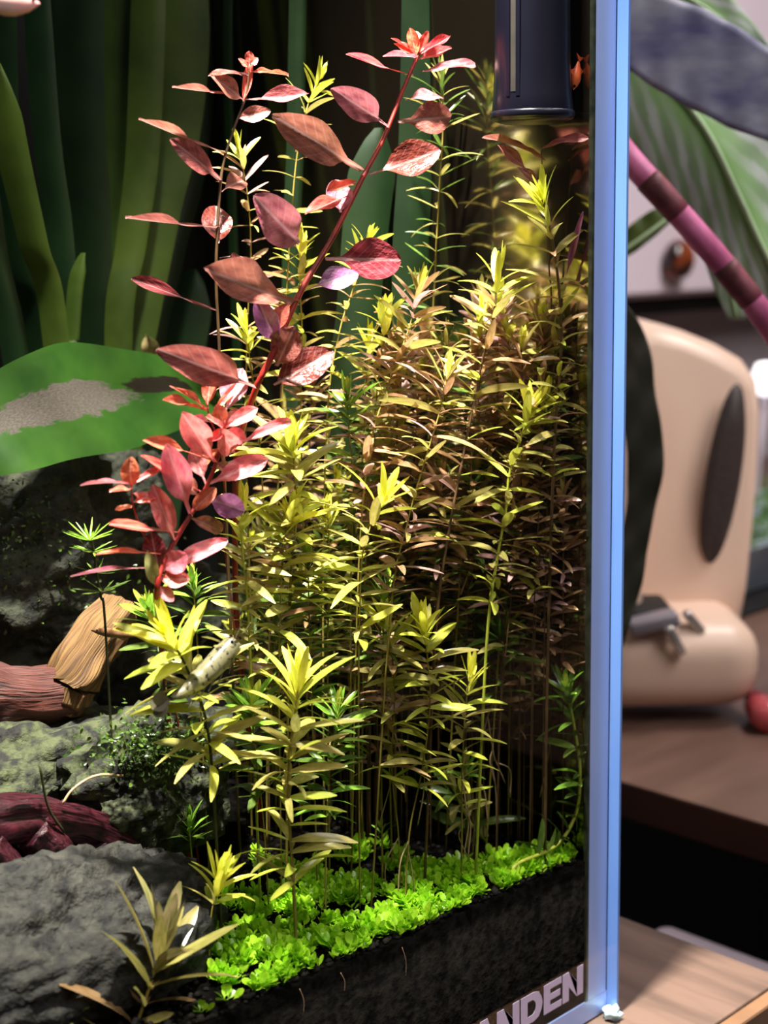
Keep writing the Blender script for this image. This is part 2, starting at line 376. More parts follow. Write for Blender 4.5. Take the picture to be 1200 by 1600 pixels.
# ------------------------------------------------------------------ soil
A0 = P(400, 1568, YIN); A1 = P(922, 1343, YIN)
def zs(X, Y):
    t = (X-A0.x)/(A1.x-A0.x); z = A0.z+(A1.z-A0.z)*max(-1.0, t)
    z += 0.10*max(0, Y-0.004)
    z += 0.0016*noise.noise(Vector((X*60, Y*60, 0.3)))*min(1, (Y-YIN)/0.01+0.3)
    k = max(0.0, min(1.0, (Y-0.055)/0.06))*max(0.0, min(1.0, (-0.06-X)/0.08))
    return z+0.02*k*k
def build_soil():
    nx, ny = 150, 60; x0 = TX0+0.0065; x1 = XIN-0.0002; y0 = 0.0037; y1 = VB-0.0002
    vs = []; fs = []
    for i in range(nx+1):
        for j in range(ny+1):
            X = x0+(x1-x0)*(i/nx)**0.6; Y = y0+(y1-y0)*(j/ny)**1.4
            vs.append(Vector((X, Y, zs(X, Y)+0.0007*noise.noise(Vector((X*500, Y*500, 2.0))))))
    for i in range(nx):
        for j in range(ny): a = i*(ny+1)+j; fs.append((a, a+ny+1, a+ny+2, a+1))
    b0 = len(vs)
    for i in range(nx+1):
        v = vs[i*(ny+1)]; vs.append(Vector((v.x, v.y, BT+0.0002)))
    for i in range(nx): a = i*(ny+1); fs.append((a, b0+i, b0+i+1, a+ny+1))
    o = link('soil_bed', mesh('soil_bed', vs, fs, M['soil']))
    tag(o, 'black aquarium soil banked behind the lower front glass', 'soil'); o['kind'] = 'stuff'
build_soil()
def join_into(vs, fs, v2, f2, mtx):
    n = len(vs); vs.extend(mtx @ v for v in v2); fs.extend(tuple(n+i for i in f) for f in f2)
bm = bmesh.new(); bmesh.ops.create_icosphere(bm, subdivisions=1, radius=1.0)
ICO = ([v.co.copy() for v in bm.verts], [tuple(v.index for v in f.verts) for f in bm.faces]); bm.free()
vs = []; fs = []
for i in range(2600):
    X = random.uniform(-0.2, XIN-0.002); Y = 0.0052+random.random()**2*0.07
    r = random.uniform(0.0004, 0.0010)
    join_into(vs, fs, ICO[0], ICO[1], Matrix.Translation((X, Y, zs(X, Y)+r*0.3)) @ Matrix.Diagonal((r, r*random.uniform(.7, 1), r*.8, 1)))
o = link('soil_granules', mesh('soil_granules', vs, fs, M['granule'])); stuff(tag(o, 'loose dark soil granules strewn over the soil surface', 'granules'))

# ------------------------------------------------------------------ leaf meshes (shared data)
LM = {}
def leafset(key, profs, n, bend, fold, nl=7, nw=1, wave=0.0, asp=0.13):
    LM[key] = [leaf_data(random.choice(profs), random.uniform(*bend), fold, random.uniform(-.5, .5), wave, nl, nw, random.random()*6, asp) for _ in range(n)]
leafset('lance', [lance], 16, (-0.45, 0.16), 0.4)
leafset('tipl', [lance], 6, (-0.06, 0.2), 0.5)
leafset('ovate', [ovate(.2), ovate(.26)], 10, (-0.34, 0.18), 0.4, 14, 3, 0.045, 0.5)
leafset('ovatep', [ovate(.45)], 5, (-0.25, 0.10), 0.4, 14, 3, 0.02, 0.3)
leafset('ovates', [ovate(.10)], 8, (-0.34, 0.24), 0.45, 12, 3, 0.055, 0.6)
leafset('obov', [obov], 5, (-0.1, 0.25), 0.2, 5, 1, 0, 0.6)
MESHC = {}
def leaf_mesh(kind, i, mk):
    k = (kind, i, mk)
    if k not in MESHC: MESHC[k] = mesh('leaf_blade', LM[kind][i][0], LM[kind][i][1], M[mk])
    return MESHC[k]

# ------------------------------------------------------------------ stem plants
PAL = {'Y': ['tip', 'tip', 'tip', 'lime', 'lime', 'olive', 'olive', 'bronze'],
       'Z': ['tip', 'tip', 'tip', 'tip', 'lime', 'lime', 'olive', 'olive'],
       'B': ['tip', 'lime', 'olive', 'bronze', 'mauve', 'bronze', 'olive', 'bronze'],
       'G': ['green', 'green', 'green', 'green', 'green', 'deep', 'deep', 'deep'],
       'H': ['lime', 'green', 'green', 'green', 'deep', 'green', 'deep', 'deep'],
       'D': ['dull', 'dull', 'olive', 'dull', 'olive', 'olive', 'bronze', 'olive'],
       'K': ['olive', 'olive', 'bronze', 'bronze', 'bronze', 'mauve', 'bronze', 'bronze'],
       'O': ['olive', 'deep', 'olive', 'deep', 'olive', 'deep', 'olive', 'deep']}
def clampin(p, base):
    q = p.copy(); q.x = min(q.x, XIN-0.0012); q.y = max(q.y, YIN+0.0012)
    return q
def stem_path(path, f, to_soil=True, v=None):
    v0 = v if v is not None else vat(path[0][0], f, path[0][1])
    pts = []
    for e in path:
        px, py = e[:2]
        vv = min(e[2] if len(e) > 2 else v0, max(YIN+0.0015, vmax(px, py)-0.0015)); pts.append(P(px, py, vv))
    if to_soil:
        p = pts[-1]; d = (pts[-1]-pts[-2]) if len(pts) > 1 else Vector((0, 0, -1))
        zz = zs(p.x, p.y)
        if p.z > zz+0.001:
            h = p.z-zz; q = Vector((min(XIN-0.002, p.x+max(-.3, min(.3, d.x/max(1e-4, abs(d.z))))*h*0.4), p.y, 0)); q.z = zs(q.x, q.y)-0.001
            pts.append(q)
    return catmull(pts, 6)
def stem_plant(label, path, f, L=50, spc=15, wh=3, pal='Y', nodes=12, rad=3.2, stem='stem_olive', joined=False, group=None, name='rotala_stem', roots=0, drop=0.12, v=None, to_soil=True, wid=0.185, cat='aquatic plant'):
    pts = stem_path(path, f, to_soil, v)
    s = mm(pts[0])
    root = empty(name, pts[-1], label, cat, group)
    tube('stem', pts, lambda t: rad*0.5*s*(0.65+0.35*t), M[stem], root, 5, 0)
    cum = [0.0]
    for a, b in zip(pts, pts[1:]): cum.append(cum[-1]+(b-a).length)
    def at(d):
        for i in range(len(cum)-1):
            if cum[i+1] >= d:
                k = (d-cum[i])/max(1e-9, cum[i+1]-cum[i]); return pts[i].lerp(pts[i+1], k), (pts[i]-pts[i+1]).normalized()
        return pts[-1], (pts[-2]-pts[-1]).normalized()
    d = 0.0; ph = random.random()*6.28
    jv = {}
    for k in range(nodes):
        if d > cum[-1]*0.985: break
        p, tan = at(d)
        ref = tan.cross(Vector((0.3, 0.9, 0.1))).normalized(); ref2 = tan.cross(ref)
        n = wh if k else max(2, wh)
        for j in range(n):
            if k > 4 and random.random() < drop: continue
            a = ph+2*math.pi*j/n+random.uniform(-.55, .55)
            rad_v = ref*math.cos(a)+ref2*math.sin(a)
            ang = math.radians(min(72, 12+9*k)+random.uniform(-16, 16))
            ln = 1.18*L*s*min(1.0, 0.50+0.16*k)*random.uniform(.72, 1.22)*(1.0 if k < 9 else 0.9)
            dv = tan*math.cos(ang)+rad_v*math.sin(ang)
            tip = clampin(p+dv*ln, p); dv = tip-p
            if dv.length < 0.22*ln: continue
            nr = tan*math.sin(ang)-rad_v*math.cos(ang)+dv.cross(tan).normalized()*random.uniform(-.75, .75)+(CAM-p).normalized()*random.uniform(0, .35) if dv.cross(tan).length > 1e-7 else tan
            mk = PAL[pal][min(7, k+random.choice((0, 0, 0, 1, -1)) if k else 0)] if k < 8 else random.choice(PAL[pal][4:])
            kind = 'tipl' if k < 2 else 'lance'
            mx = place(p, dv, nr, dv.length, wid*ln*random.uniform(.85, 1.15)*(1.25 if k < 2 else 1), ln)
            idx = random.randrange(len(LM[kind]))
            if joined:
                q = jv.setdefault(mk, ([], [])); join_into(q[0], q[1], LM[kind][idx][0], LM[kind][idx][1], mx)
            else:
                link('leaf', leaf_mesh(kind, idx, mk), root, mx)
        d += spc*s*min(1.0, 0.28+0.12*k)*random.uniform(.85, 1.15); ph += math.pi/wh
    if joined and jv:
        vs = []; fs = []; mi = []; keys = list(jv)
        o0 = pts[-1]
        for q, kk in enumerate(keys):
            n0 = len(vs); vs += [v_-o0 for v_ in jv[kk][0]]; fs += [tuple(n0+i for i in f_) for f_ in jv[kk][1]]; mi += [q]*len(jv[kk][1])
        me = mesh('foliage', vs, fs)
        for kk in keys: me.materials.append(M['j_'+kk])
        me.polygons.foreach_set('material_index', mi); me.update()
        stuff(link('foliage', me, root, Matrix.Translation(o0)))
    for r in range(roots):
        p, tan = at(cum[-1]*random.uniform(.35, .8))
        e = p+Vector((random.uniform(-.004, .004), random.uniform(-.002, .002), -random.uniform(.008, .02))); e = clampin(e, p)
        tube('root', [p, p.lerp(e, .5)+Vector((random.uniform(-.0025, .0025), 0, 0.002)), e], 0.00016, M['root'], root, 4, 4)
    return root

HERO = [
 # label, path, depth fraction, leaf, spacing, whorl, palette, nodes, extra
 ('tall stem with yellow crown between the two red plants at the top', [(500,118),(478,175),(462,260),(450,420),(440,640),(430,900)], .62, 46, 26, 3, 'Y', 22, {}),
 ('brownish stem with yellow crown under the left red plant tip', [(372,232),(386,300),(392,400),(386,520),(384,700),(392,950)], .5, 48, 27, 3, 'B', 22, {}),
 ('narrow leaved stem crowned pale yellow left of the slanting red stem', [(470,385),(468,440),(472,520),(470,640),(475,900)], .55, 50, 21, 3, 'Y', 22, {}),
 ('fine leaved yellow-crowned stem just under the slanting red stem', [(575,375),(556,440),(530,520),(512,640),(505,900)], .6, 46, 21, 3, 'Y', 22, {}),
 ('broad stem with a spray of pale narrow leaves left of the big right group', [(655,450),(640,510),(608,600),(578,700),(560,900)], .5, 66, 19, 4, 'B', 24, {}),
 ('tallest right-hand stem with large yellow leaves below the black filter', [(848,312),(862,370),(874,460),(876,560),(866,700),(856,1000)], .22, 66, 25, 3, 'Y', 22, {'rad': 6, 'stem': 'stem_brown', 'wid': .17}),
 ('stem with three upright yellow leaves left of the tallest right-hand stem', [(778,430),(770,500),(750,580),(728,690),(700,840),(680,1000)], .45, 72, 25, 3, 'Y', 20, {'rad': 5, 'stem': 'stem_brown', 'wid': .165}),
 ('short yellow crown peeping out beneath the dark red oval leaf', [(600,490),(596,550),(585,660),(570,900)], .52, 48, 18, 4, 'Y', 14, {}),
 ('bronze stem with orange and yellow crown in the middle of the thicket', [(700,580),(688,640),(664,720),(636,820),(610,960)], .30, 64, 20, 3, 'B', 22, {}),
 ('lime-yellow curved stem at mid height near the right glass', [(832,632),(812,690),(796,740),(790,800),(776,880),(760,1010)], .40, 60, 20, 3, 'Z', 20, {'stem': 'stem_green', 'rad': 5}),
 ('pale green crown at the centre right of the dark red leaf', [(542,625),(546,680),(552,760),(548,940)], .40, 54, 17, 3, 'H', 18, {}),
 ('wide bright yellow crown right of the pink leaf cluster', [(458,690),(460,740),(462,820),(452,960)], .27, 74, 16, 4, 'Z', 20, {'rad': 5}),
 ('yellow stem with broken pale leaves in the centre of the group', [(600,775),(580,820),(566,870),(562,960),(560,1120)], .22, 66, 20, 3, 'Z', 16, {}),
 ('stem with long brownish yellow leaves below the wide yellow crown', [(452,800),(444,850),(438,940),(436,1100)], .25, 64, 19, 4, 'Y', 18, {'stem': 'stem_olive'}),
 ('thin upright yellow-green stem beside the purple leaf', [(378,790),(378,850),(386,930),(392,1050)], .23, 54, 22, 3, 'Z', 16, {'stem': 'stem_green', 'rad': 5}),
 ('lower central stem with drooping yellow rosette and shiny leaves', [(662,978),(668,1030),(672,1100),(660,1200),(640,1300)], .20, 62, 19, 4, 'Z', 18, {'roots': 3}),
 ('smaller yellow rosette touching the lower central rosette on its left', [(602,968),(612,1020),(616,1100),(612,1200),(622,1300)], .24, 56, 19, 3, 'Y', 18, {'roots': 2}),
 ('slim stem with small yellow crown above the pale hanging roots', [(735,1052),(728,1100),(724,1160),(722,1230)], .22, 52, 20, 3, 'Z', 14, {'roots': 4}),
 ('small vivid green crown above the two yellow rosettes', [(604,915),(600,950),(598,1010),(596,1180)], .30, 42, 16, 4, 'H', 12, {}),
 ('big yellow rosette leaning left, the speckled shrimp on it', [(268,1000),(290,1040),(312,1090),(326,1150),(334,1245)], .15, 90, 20, 4, 'Z', 16, {'rad': 6, 'stem': 'stem_dark', 'wid': .17}),
 ('big bright yellow rosette low in the foreground', [(466,1068),(462,1110),(452,1190),(452,1280),(458,1372)], .085, 84, 23, 4, 'Z', 18, {'rad': 6, 'stem': 'stem_olive', 'wid': .165}),
 ('bushy bright green stem hugging the foreground rosette on its right', [(528,1110),(524,1150),(516,1200),(510,1290)], .18, 54, 12, 4, 'H', 18, {}),
 ('bushy green stem hugging the foreground rosette on its left', [(392,1098),(396,1140),(402,1200),(412,1290)], .20, 56, 15, 4, 'H', 14, {}),
 ('low stem curling upward along the right glass corner', [(884,1072),(896,1130),(906,1200),(900,1270),(868,1322),(806,1352)], .45, 46, 20, 4, 'H', 20, {'rad': 7, 'stem': 'stem_green', 'wid': .19}),
 ('green rosette with pointed leaves deep right of centre', [(782,990),(786,1030),(770,1090),(750,1180)], .6, 52, 18, 4, 'G', 9, {'roots': 3, 'stem': 'stem_brown'}),
 ('young pale crown rising beside the carpet at lower left', [(345,1372),(338,1400),(330,1432)], .10, 66, 16, 4, 'Z', 6, {'stem': 'stem_olive'}),
 ('brownish foreground tuft cut off by the lower left frame edge', [(252,1478),(238,1530),(214,1600),(205,1650)], .06, 120, 34, 4, 'D', 12, {'rad': 7, 'wid': .17}),
 ('small bright green seedling in front of the maroon wood', [(296,1285),(297,1310),(300,1345)], .28, 42, 14, 4, 'G', 6, {'stem': 'stem_green'}),
 ('olive creeping stem lying low left of the right corner', [(708,1232),(738,1290),(784,1338),(812,1352)], .5, 66, 20, 2, 'O', 12, {'rad': 6, 'stem': 'stem_green'}),
 ('small fresh green shoot at the foot of the red plant', [(302,908),(304,940),(308,1000)], .30, 44, 16, 4, 'H', 9, {}),
 ('dense small-leaved green stem in the shade below the brownish yellow one', [(482,868),(482,920),(484,1000),(488,1120)], .28, 42, 13, 4, 'H', 22, {}),
 ('tiny-leaved lit stem right of the brownish yellow stem', [(512,800),(514,860),(514,920),(512,1040)], .32, 38, 15, 3, 'Z', 20, {}),
 ('dim green leafy shoot behind the long fine roots on the right', [(800,915),(790,950),(780,1010)], .7, 50, 16, 4, 'O', 10, {'roots': 3}),
 ('yellow-green shoot tip left of the slanting red stem at mid height', [(385,515),(390,560),(398,620),(410,760)], .45, 50, 19, 3, 'Y', 14, {}),
 ('tiny sprig in the dark soil right of the foreground rosette', [(596,1292),(597,1310),(598,1335)], .35, 20, 9, 3, 'H', 6, {'rad': 2}),
 ('small mint-green sprig above the olive creeping stem', [(727,1192),(728,1215),(730,1250)], .5, 30, 12, 4, 'G', 6, {'rad': 3}),
 ('bright green sprig at the bottom left frame edge', [(92,1580),(94,1600),(95,1625)], .10, 44, 12, 4, 'G', 5, {'stem': 'stem_green'}),
 ('loose olive stem with pale leaves filling the gap under the tallest stem', [(792,520),(800,580),(806,680),(800,840)], .75, 60, 22, 3, 'B', 18, {}),
 ('bronze stem crossing behind the lime-yellow curved stem', [(742,560),(748,640),(740,740),(720,880)], .7, 58, 18, 4, 'K', 20, {}),
 ('dim feathery green stem standing beside the red plant top near the filter', [(690,120),(692,200),(686,300),(680,420),(672,640)], .85, 52, 24, 4, 'O', 22, {'wid': .10}),
 ('green stem leaning left behind the big leaning rosette', [(232,950),(244,990),(256,1060),(262,1180)], .30, 48, 18, 3, 'H', 12, {'stem': 'stem_dark'}),
]
for lab, path, f, L, spc, wh, pal, nodes, ex in HERO:
    stem_plant('rotala ' + lab if not lab.startswith(('tiny sprig', 'small mint')) else 'rotala ' + lab, path, f, L, spc, wh, pal, nodes, group='rotala stems in the aquarium', **ex)

# shaded thicket behind: thin stems that the photo hardly tells apart
random.seed(21)
for i in range(58):
    x = random.uniform(440, 890); f = random.uniform(.55, .95)
    top = 480+abs(x-720)*0.35+random.uniform(0, 330) if x < 720 else 430+random.uniform(0, 380)
    dx = random.uniform(-40, 10)
    path = [(x, top), (x+dx*.3, top+110), (x+dx*.7, top+260), (x+dx, max(top+400, 1050))]
    stem_plant('thin bronze rotala stem deep in the shaded thicket', path, f, random.uniform(40, 58), random.uniform(16, 24), random.choice((3, 4)), random.choice('BKKOBY'), random.randint(14, 24), joined=True,
               group='thin stems of the shaded thicket', rad=2.4, stem='stem_brown', roots=1 if i % 4 == 0 else 0, drop=.25)
for i in range(26):
    x = random.uniform(360, 620); f = random.uniform(.35, .7); top = random.uniform(780, 1010); dx = random.uniform(-15, 20)
    stem_plant('short rotala stem packed into the shaded undergrowth', [(x, top), (x+dx*.4, top+100), (x+dx, top+240)], f, random.uniform(34, 48), random.uniform(14, 20), 3, random.choice('YHOBO'), random.randint(10, 16), joined=True,
               group='short stems of the undergrowth', stem=random.choice(('stem_brown', 'stem_olive')), drop=.25)

# ------------------------------------------------------------------ red ludwigia
random.seed(5)
def red_plant(label, path, v, rad, leaves, to_soil=True, stem='stem_red'):
    pts = stem_path(path, 0, to_soil, v)
    root = empty('ludwigia_stem', pts[-1], label, 'aquatic plant', 'red ludwigia stems')
    s = mm(pts[0])
    tube('stem', pts, lambda t: rad*.5*s*(0.55+0.45*min(1, t*2)), M[stem], root, 7, 0)
    for bx, by, tx, ty, wpx, mk, face, dv, kind in leaves:
        vb = min(v, vmax(bx, by)-0.002); b = P(bx, by, vb); tpt = P(tx, ty, min(vb+dv, vmax(tx, ty)-0.001, VB-.003))
        tpt = clampin(tpt, b); d = tpt-b
        toc = (CAM-b).normalized(); side = d.cross(toc).normalized()
        nr = toc*face+Vector((0, 0, 1))*(1-face)+side*random.uniform(-.15, .15)
        ln = d.length
        if kind == 'ovatep': bb = b
        link('leaf', leaf_mesh(kind, random.randrange(len(LM[kind])), mk), root, place(b, d, nr, ln, 1.08*wpx*mm(b), ln*.7))
    return root
O, Pp, S_ = 'ovate', 'ovatep', 'ovates'
red_plant('tall slanting red plant with a thick red stem and oval dark red leaves', [(655,82),(630,140),(600,215),(568,275),(520,370),(470,455),(425,555),(398,612,.036),(372,700,.044),(368,800,.056),(372,1000,.07)], .034, 10, [
 (651,88,640,44,18,'orange',.6,.001,S_), (650,88,618,66,15,'red',.6,.002,S_), (651,90,600,84,15,'pink',.5,-.001,S_), (653,86,702,62,14,'red',.5,.0,S_),
 (652,94,703,85,14,'pink',.5,.001,S_), (652,86,668,50,13,'red',.7,-.001,S_), (649,84,612,58,10,'red',.4,.003,S_), (655,78,650,48,16,'red',.7,.002,S_),
 (660,112,743,97,24,'rose',.35,-.004,O), (646,118,537,92,27,'red',.5,.002,Pp), (633,157,694,140,26,'rose',.5,-.003,O), (607,198,530,142,42,'rose',.75,-.003,O),
 (622,190,707,182,48,'brownred',.9,-.004,O), (577,273,684,242,52,'maroon',.75,-.005,O), (564,266,436,184,54,'brownred',.8,-.006,O), (548,305,480,330,28,'red',.7,-.002,O),
 (532,332,528,278,40,'rose',.8,.003,S_), (468,380,400,310,62,'rose',.9,-.005,S_), (508,405,630,405,62,'maroon',.85,-.006,O), (482,452,560,424,40,'purple',.7,-.004,O),
 (462,474,312,424,56,'brownred',.85,-.006,O), (432,536,400,462,34,'purple',.8,-.003,S_), (432,572,462,510,46,'brownred',.8,-.004,S_), (428,602,520,550,52,'maroon',.85,-.005,S_),
 (400,605,266,550,52,'brownred',.85,-.006,O), (420,520,450,476,26,'orange',.7,-.002,S_), (556,285,510,302,20,'red',.5,-.003,S_)])
red_plant('lower red plant with pink and salmon rosettes left of the yellow crowns', [(352,655),(342,710),(318,770),(282,830),(255,880),(245,930),(252,1000,.040),(262,1120,.052)], .030, 9, [
 (350,668,316,655,22,'pink',.7,-.002,S_), (352,668,402,640,24,'pink',.6,-.002,S_), (350,664,338,632,22,'orange',.7,.001,S_), (354,668,372,636,18,'red',.7,.002,S_), (350,670,330,692,18,'red',.7,-.003,S_), (352,672,384,690,26,'pink',.8,-.003,S_),
 (336,722,282,642,40,'pink',.9,-.003,O), (366,708,346,678,34,'pink',.9,-.004,S_), (372,694,456,655,20,'pink',.6,-.003,O), (298,806,262,698,42,'pink',.9,-.004,O),
 (330,718,228,684,18,'orange',.5,-.002,Pp), (318,770,214,716,22,'orange',.6,.0,Pp), (326,756,420,712,34,'pink',.8,-.004,O), (316,775,384,800,38,'purple',.9,-.005,O),
 (272,846,246,768,34,'pink',.9,-.003,O), (280,832,168,820,26,'orange',.7,-.002,Pp), (262,868,160,850,16,'orange',.5,-.002,Pp), (256,888,118,882,11,'rose',.4,.002,Pp),
 (248,892,236,832,34,'maroon',.8,.001,O), (254,892,292,866,36,'pink',.85,-.003,S_), (260,888,356,842,30,'pink',.7,-.004,O), (248,905,296,905,30,'orange',.8,-.003,S_),
 (246,925,232,866,20,'dull',.8,-.001,O), (300,800,336,762,24,'orange',.7,-.003,S_), (310,775,276,740,24,'brownred',.7,.002,S_), (300,810,350,830,24,'brownred',.7,.001,S_), (342,700,312,735,20,'orange',.6,.003,S_), (330,730,372,740,22,'brownred',.7,.002,S_), (248,915,270,940,20,'rose',.6,-.002,S_), (322,757,300,700,28,'rose',.8,.003,O)])
red_plant('thin red side shoot with orange curled leaves at the far left of the pink cluster', [(204,752),(208,790),(222,830),(246,880,.034),(256,980,.05)], .031, 4, [
 (205,762,203,716,28,'orange',.9,-.001,S_), (204,756,130,748,11,'rose',.4,.001,O), (206,756,252,734,12,'pink',.5,-.001,S_), (206,764,170,772,14,'orange',.5,-.002,S_), (208,790,180,800,12,'orange',.5,.001,S_), (206,770,236,790,16,'brownred',.6,.001,S_), (208,785,250,770,16,'orange',.6,-.002,S_)])
red_plant('small orange shoot with wavy leaves above the pink rosette', [(322,628),(330,660),(345,700),(352,780,.05),(356,900,.06)], .033, 4, [
 (322,640,272,600,14,'orange',.6,-.001,S_), (324,632,330,588,22,'orange',.8,.001,S_), (326,640,252,630,12,'orange',.4,-.002,O), (328,650,380,592,12,'orange',.5,.002,O), (330,660,300,650,14,'pink',.6,-.002,S_), (352,640,376,580,40,'rose',.8,.004,S_)], True)
red_plant('slender red stem at upper left with thin drooping brownish leaves', [(390,100),(384,150),(366,200),(348,260),(340,350),(338,450),(345,600)], .048, 5, [
 (390,100,390,80,14,'orange',.7,0,S_), (389,104,402,92,12,'red',.6,0,S_), (388,106,372,92,10,'orange',.6,.001,S_), (388,118,334,106,18,'brownred',.5,-.002,O), (388,112,452,114,14,'red',.4,.001,O), (382,158,338,118,30,'brownred',.8,-.003,O),
 (372,148,268,140,14,'brownred',.4,-.004,Pp), (382,156,478,156,20,'rose',.45,-.002,O), (370,186,422,174,24,'brownred',.7,-.003,S_), (352,240,214,190,15,'brownred',.5,-.004,Pp),
 (344,282,282,222,38,'brownred',.85,-.004,O), (340,380,338,318,46,'maroon',.8,.004,S_), (342,356,194,345,18,'brownred',.5,-.005,Pp), (340,486,205,436,22,'maroon',.6,.006,Pp), (380,160,392,98,14,'red',.5,.002,S_), (345,300,388,270,30,'brownred',.7,.004,O), (350,420,390,396,26,'maroon',.7,.004,O)], True, 'stem_brown')
red_plant('dim mauve-leaved red plant standing in for mirrored leaves under the black filter', [(846,236),(850,300),(858,420),(862,560)], .0145, 3, [  # solid stem stands in for red leaves mirrored in the side glass
 (828,270,780,226,18,'rose',.6,.002,O), (846,232,930,206,16,'rose',.4,0,O), (852,250,765,200,12,'brownred',.4,.003,O), (882,440,912,330,11,'purple',.5,0,O), (850,290,810,262,16,'brownred',.6,.002,O)], True, 'stem_brown')

# ------------------------------------------------------------------ carpet of small round leaves
random.seed(11)
def sprig_data():
    vs = []; fs = []
    for _ in range(random.randint(6, 9)):
        a = random.random()*6.283; el = random.uniform(.25, 1.2); d = Vector((math.cos(a)*math.cos(el), math.sin(a)*math.cos(el), math.sin(el)))
        b = Vector((random.uniform(-.25, .25), random.uniform(-.25, .25), random.uniform(0, .55)))
        ld = random.choice(LM['obov']); ln = random.uniform(.75, 1.25)
        join_into(vs, fs, ld[0], ld[1], place(b, d, Vector((-d.x*.5, -d.y*.5-.25, 1)), ln, ln*random.uniform(.5, .68)))
    return vs, fs
SPR = [sprig_data() for _ in range(7)]
SPRM = [mesh('carpet_sprig', a, b, M['carpet']) for a, b in SPR]
def carpet_ok(px, py):
    if px > 918: return False
    if px < 400:
        return ((px-350)/58)**2+((py-1482)/62)**2 < 1 or (px > 300 and 1395 < py < 1470)
    edge = 1570-(px-400)*0.4406
    if 470 < px < 480 and py > edge-18: return False
    back = 1340+20*math.sin(px*.03) if px < 690 else 1352-(px-690)*0.05
    if px > 745: back = 1345-(px-745)*.1
    return back < py < edge+4
cnt = 0; front = []; rest_v = []; rest_f = []
tries = 0
while tries < 26000 and cnt < 1250:
    tries += 1
    X = random.uniform(-0.165, XIN-0.0025); Y = YIN+0.0022+random.random()**1.25*0.06
    p = Vector((X, Y, zs(X, Y))); px, py = proj(p)
    if not carpet_ok(px, py): continue
    if noise.noise(Vector((X*130, Y*130, 5.0))) > 0.20: continue
    sc = random.uniform(.0014, .0026)*(1.1 if Y < 0.015 else 1.0)
    mx = Matrix.Translation(p) @ Matrix.Rotation(random.random()*6.28, 4, 'Z') @ Matrix.Diagonal((sc, sc, sc*1.15, 1))
    cnt += 1
    if Y < 0.013 and len(front) < 150:
        k = random.randrange(7); o = link('carpet_sprig', SPRM[k], None, mx)
        tag(o, 'vivid lime-green round-leaved carpet sprig in the lit strip along the front glass', 'aquatic plant', 'carpet sprigs along the front glass'); front.append(o)
    else:
        k = random.randrange(7); join_into(rest_v, rest_f, SPR[k][0], SPR[k][1], mx)
stuff(tag(link('carpet_plants', mesh('carpet_plants', rest_v, rest_f, M['j_carpet'])), 'carpet of tiny round green leaves covering the soil', 'carpet plants'))
for lab, px, py, kk in (('single round lime sprig isolated on bare soil at the lower left', 398, 1560, 1.5), ('largest round pale green leaf cluster at the left end of the carpet', 352, 1448, 1.6), ('small round-leaved sprig beside the foreground tuft', 316, 1560, 1.2)):
    p = P(px, py, YIN+.004); p.z = zs(p.x, p.y); sc = .0019*kk
    tag(link('carpet_sprig', SPRM[random.randrange(7)], None, Matrix.Translation(p) @ Matrix.Diagonal((sc, sc, sc, 1))), lab, 'aquatic plant')
# thin pale roots showing in the soil behind the glass
for px, py, l in ((468, 1545, 38), (532, 1520, 28), (628, 1480, 44)):
    a = P(px, py, YIN+.0001); b = P(px+6, py+l, YIN+.0001)
    tag(tube('fine_root', [a, a.lerp(b, .5)+Vector((.0006, 0, 0)), b], .00012, M['root'], None, 4, 4), 'fine pale root against the glass below the carpet, %s of three' % {468: 'leftmost', 532: 'middle', 628: 'rightmost'}[px], 'root')

# ------------------------------------------------------------------ rocks, wood
def rock(name, label, c, r, rot, m, amp=.25, seed=0, sub=5, fr=1.6):
    bm = bmesh.new(); bmesh.ops.create_icosphere(bm, subdivisions=sub, radius=1.0)
    for v in bm.verts:
        q = v.co*fr+Vector((seed*7.1, seed*3.3, 0))
        n = noise.noise(q)+.5*noise.noise(q*2.3)+.25*noise.noise(q*5)+.14*noise.noise(q*11)+.06*noise.noise(q*23)
        n += .30*(.35-abs(noise.noise(Vector((q.x*2, q.y*2, q.z*7)))))+.16*(.3-abs(noise.noise(q*9)))+.10*noise.noise(q*21)+.06*noise.noise(q*40); v.co *= 1+amp*n
        v.co = Vector((v.co.x*r[0], v.co.y*r[1], v.co.z*r[2]))
    me = bpy.data.meshes.new(name); bm.to_mesh(me); bm.free(); me.shade_smooth(); me.materials.append(m)
    return tag(link(name, me, None, Matrix.Translation(c) @ Matrix.Rotation(rot, 4, 'Z')), label, 'rock')
c = P(70, 1540, .034); rock('rock', 'large rough grey rock filling the lower left corner', c+Vector((0, .004, -.002)), (.046, .022, .024), .0, M['rock'], .22, 1, 6)
c = P(215, 1415, .036); rock('rock', 'rounded grey rock end sticking out under the maroon wood', c, (.010, .012, .007), .4, M['rock'], .2, 2)
c = P(240, 1215, .062); rock('rock', 'green mossy rock behind the leaning yellow rosette', c, (.026, .016, .016), .3, M['mossrock'], .3, 3, 5)
c = P(40, 900, .125); rock('rock', 'dark mossy rock wall at the left below the broad leaf', c, (.050, .018, .034), .2, M['darkrock'], .35, 4, 6)
c = P(190, 1000, .130); rock('rock', 'dark rock hump behind the tan wood stump', c+Vector((0, .002, 0)), (.032, .012, .026), -.3, M['darkrock'], .3, 6, 5)
c = P(40, 1215, .085); rock('rock', 'mottled dark green rock between the red log and maroon wood', c, (.034, .018, .015), .1, M['mossrock'], .3, 5, 5)

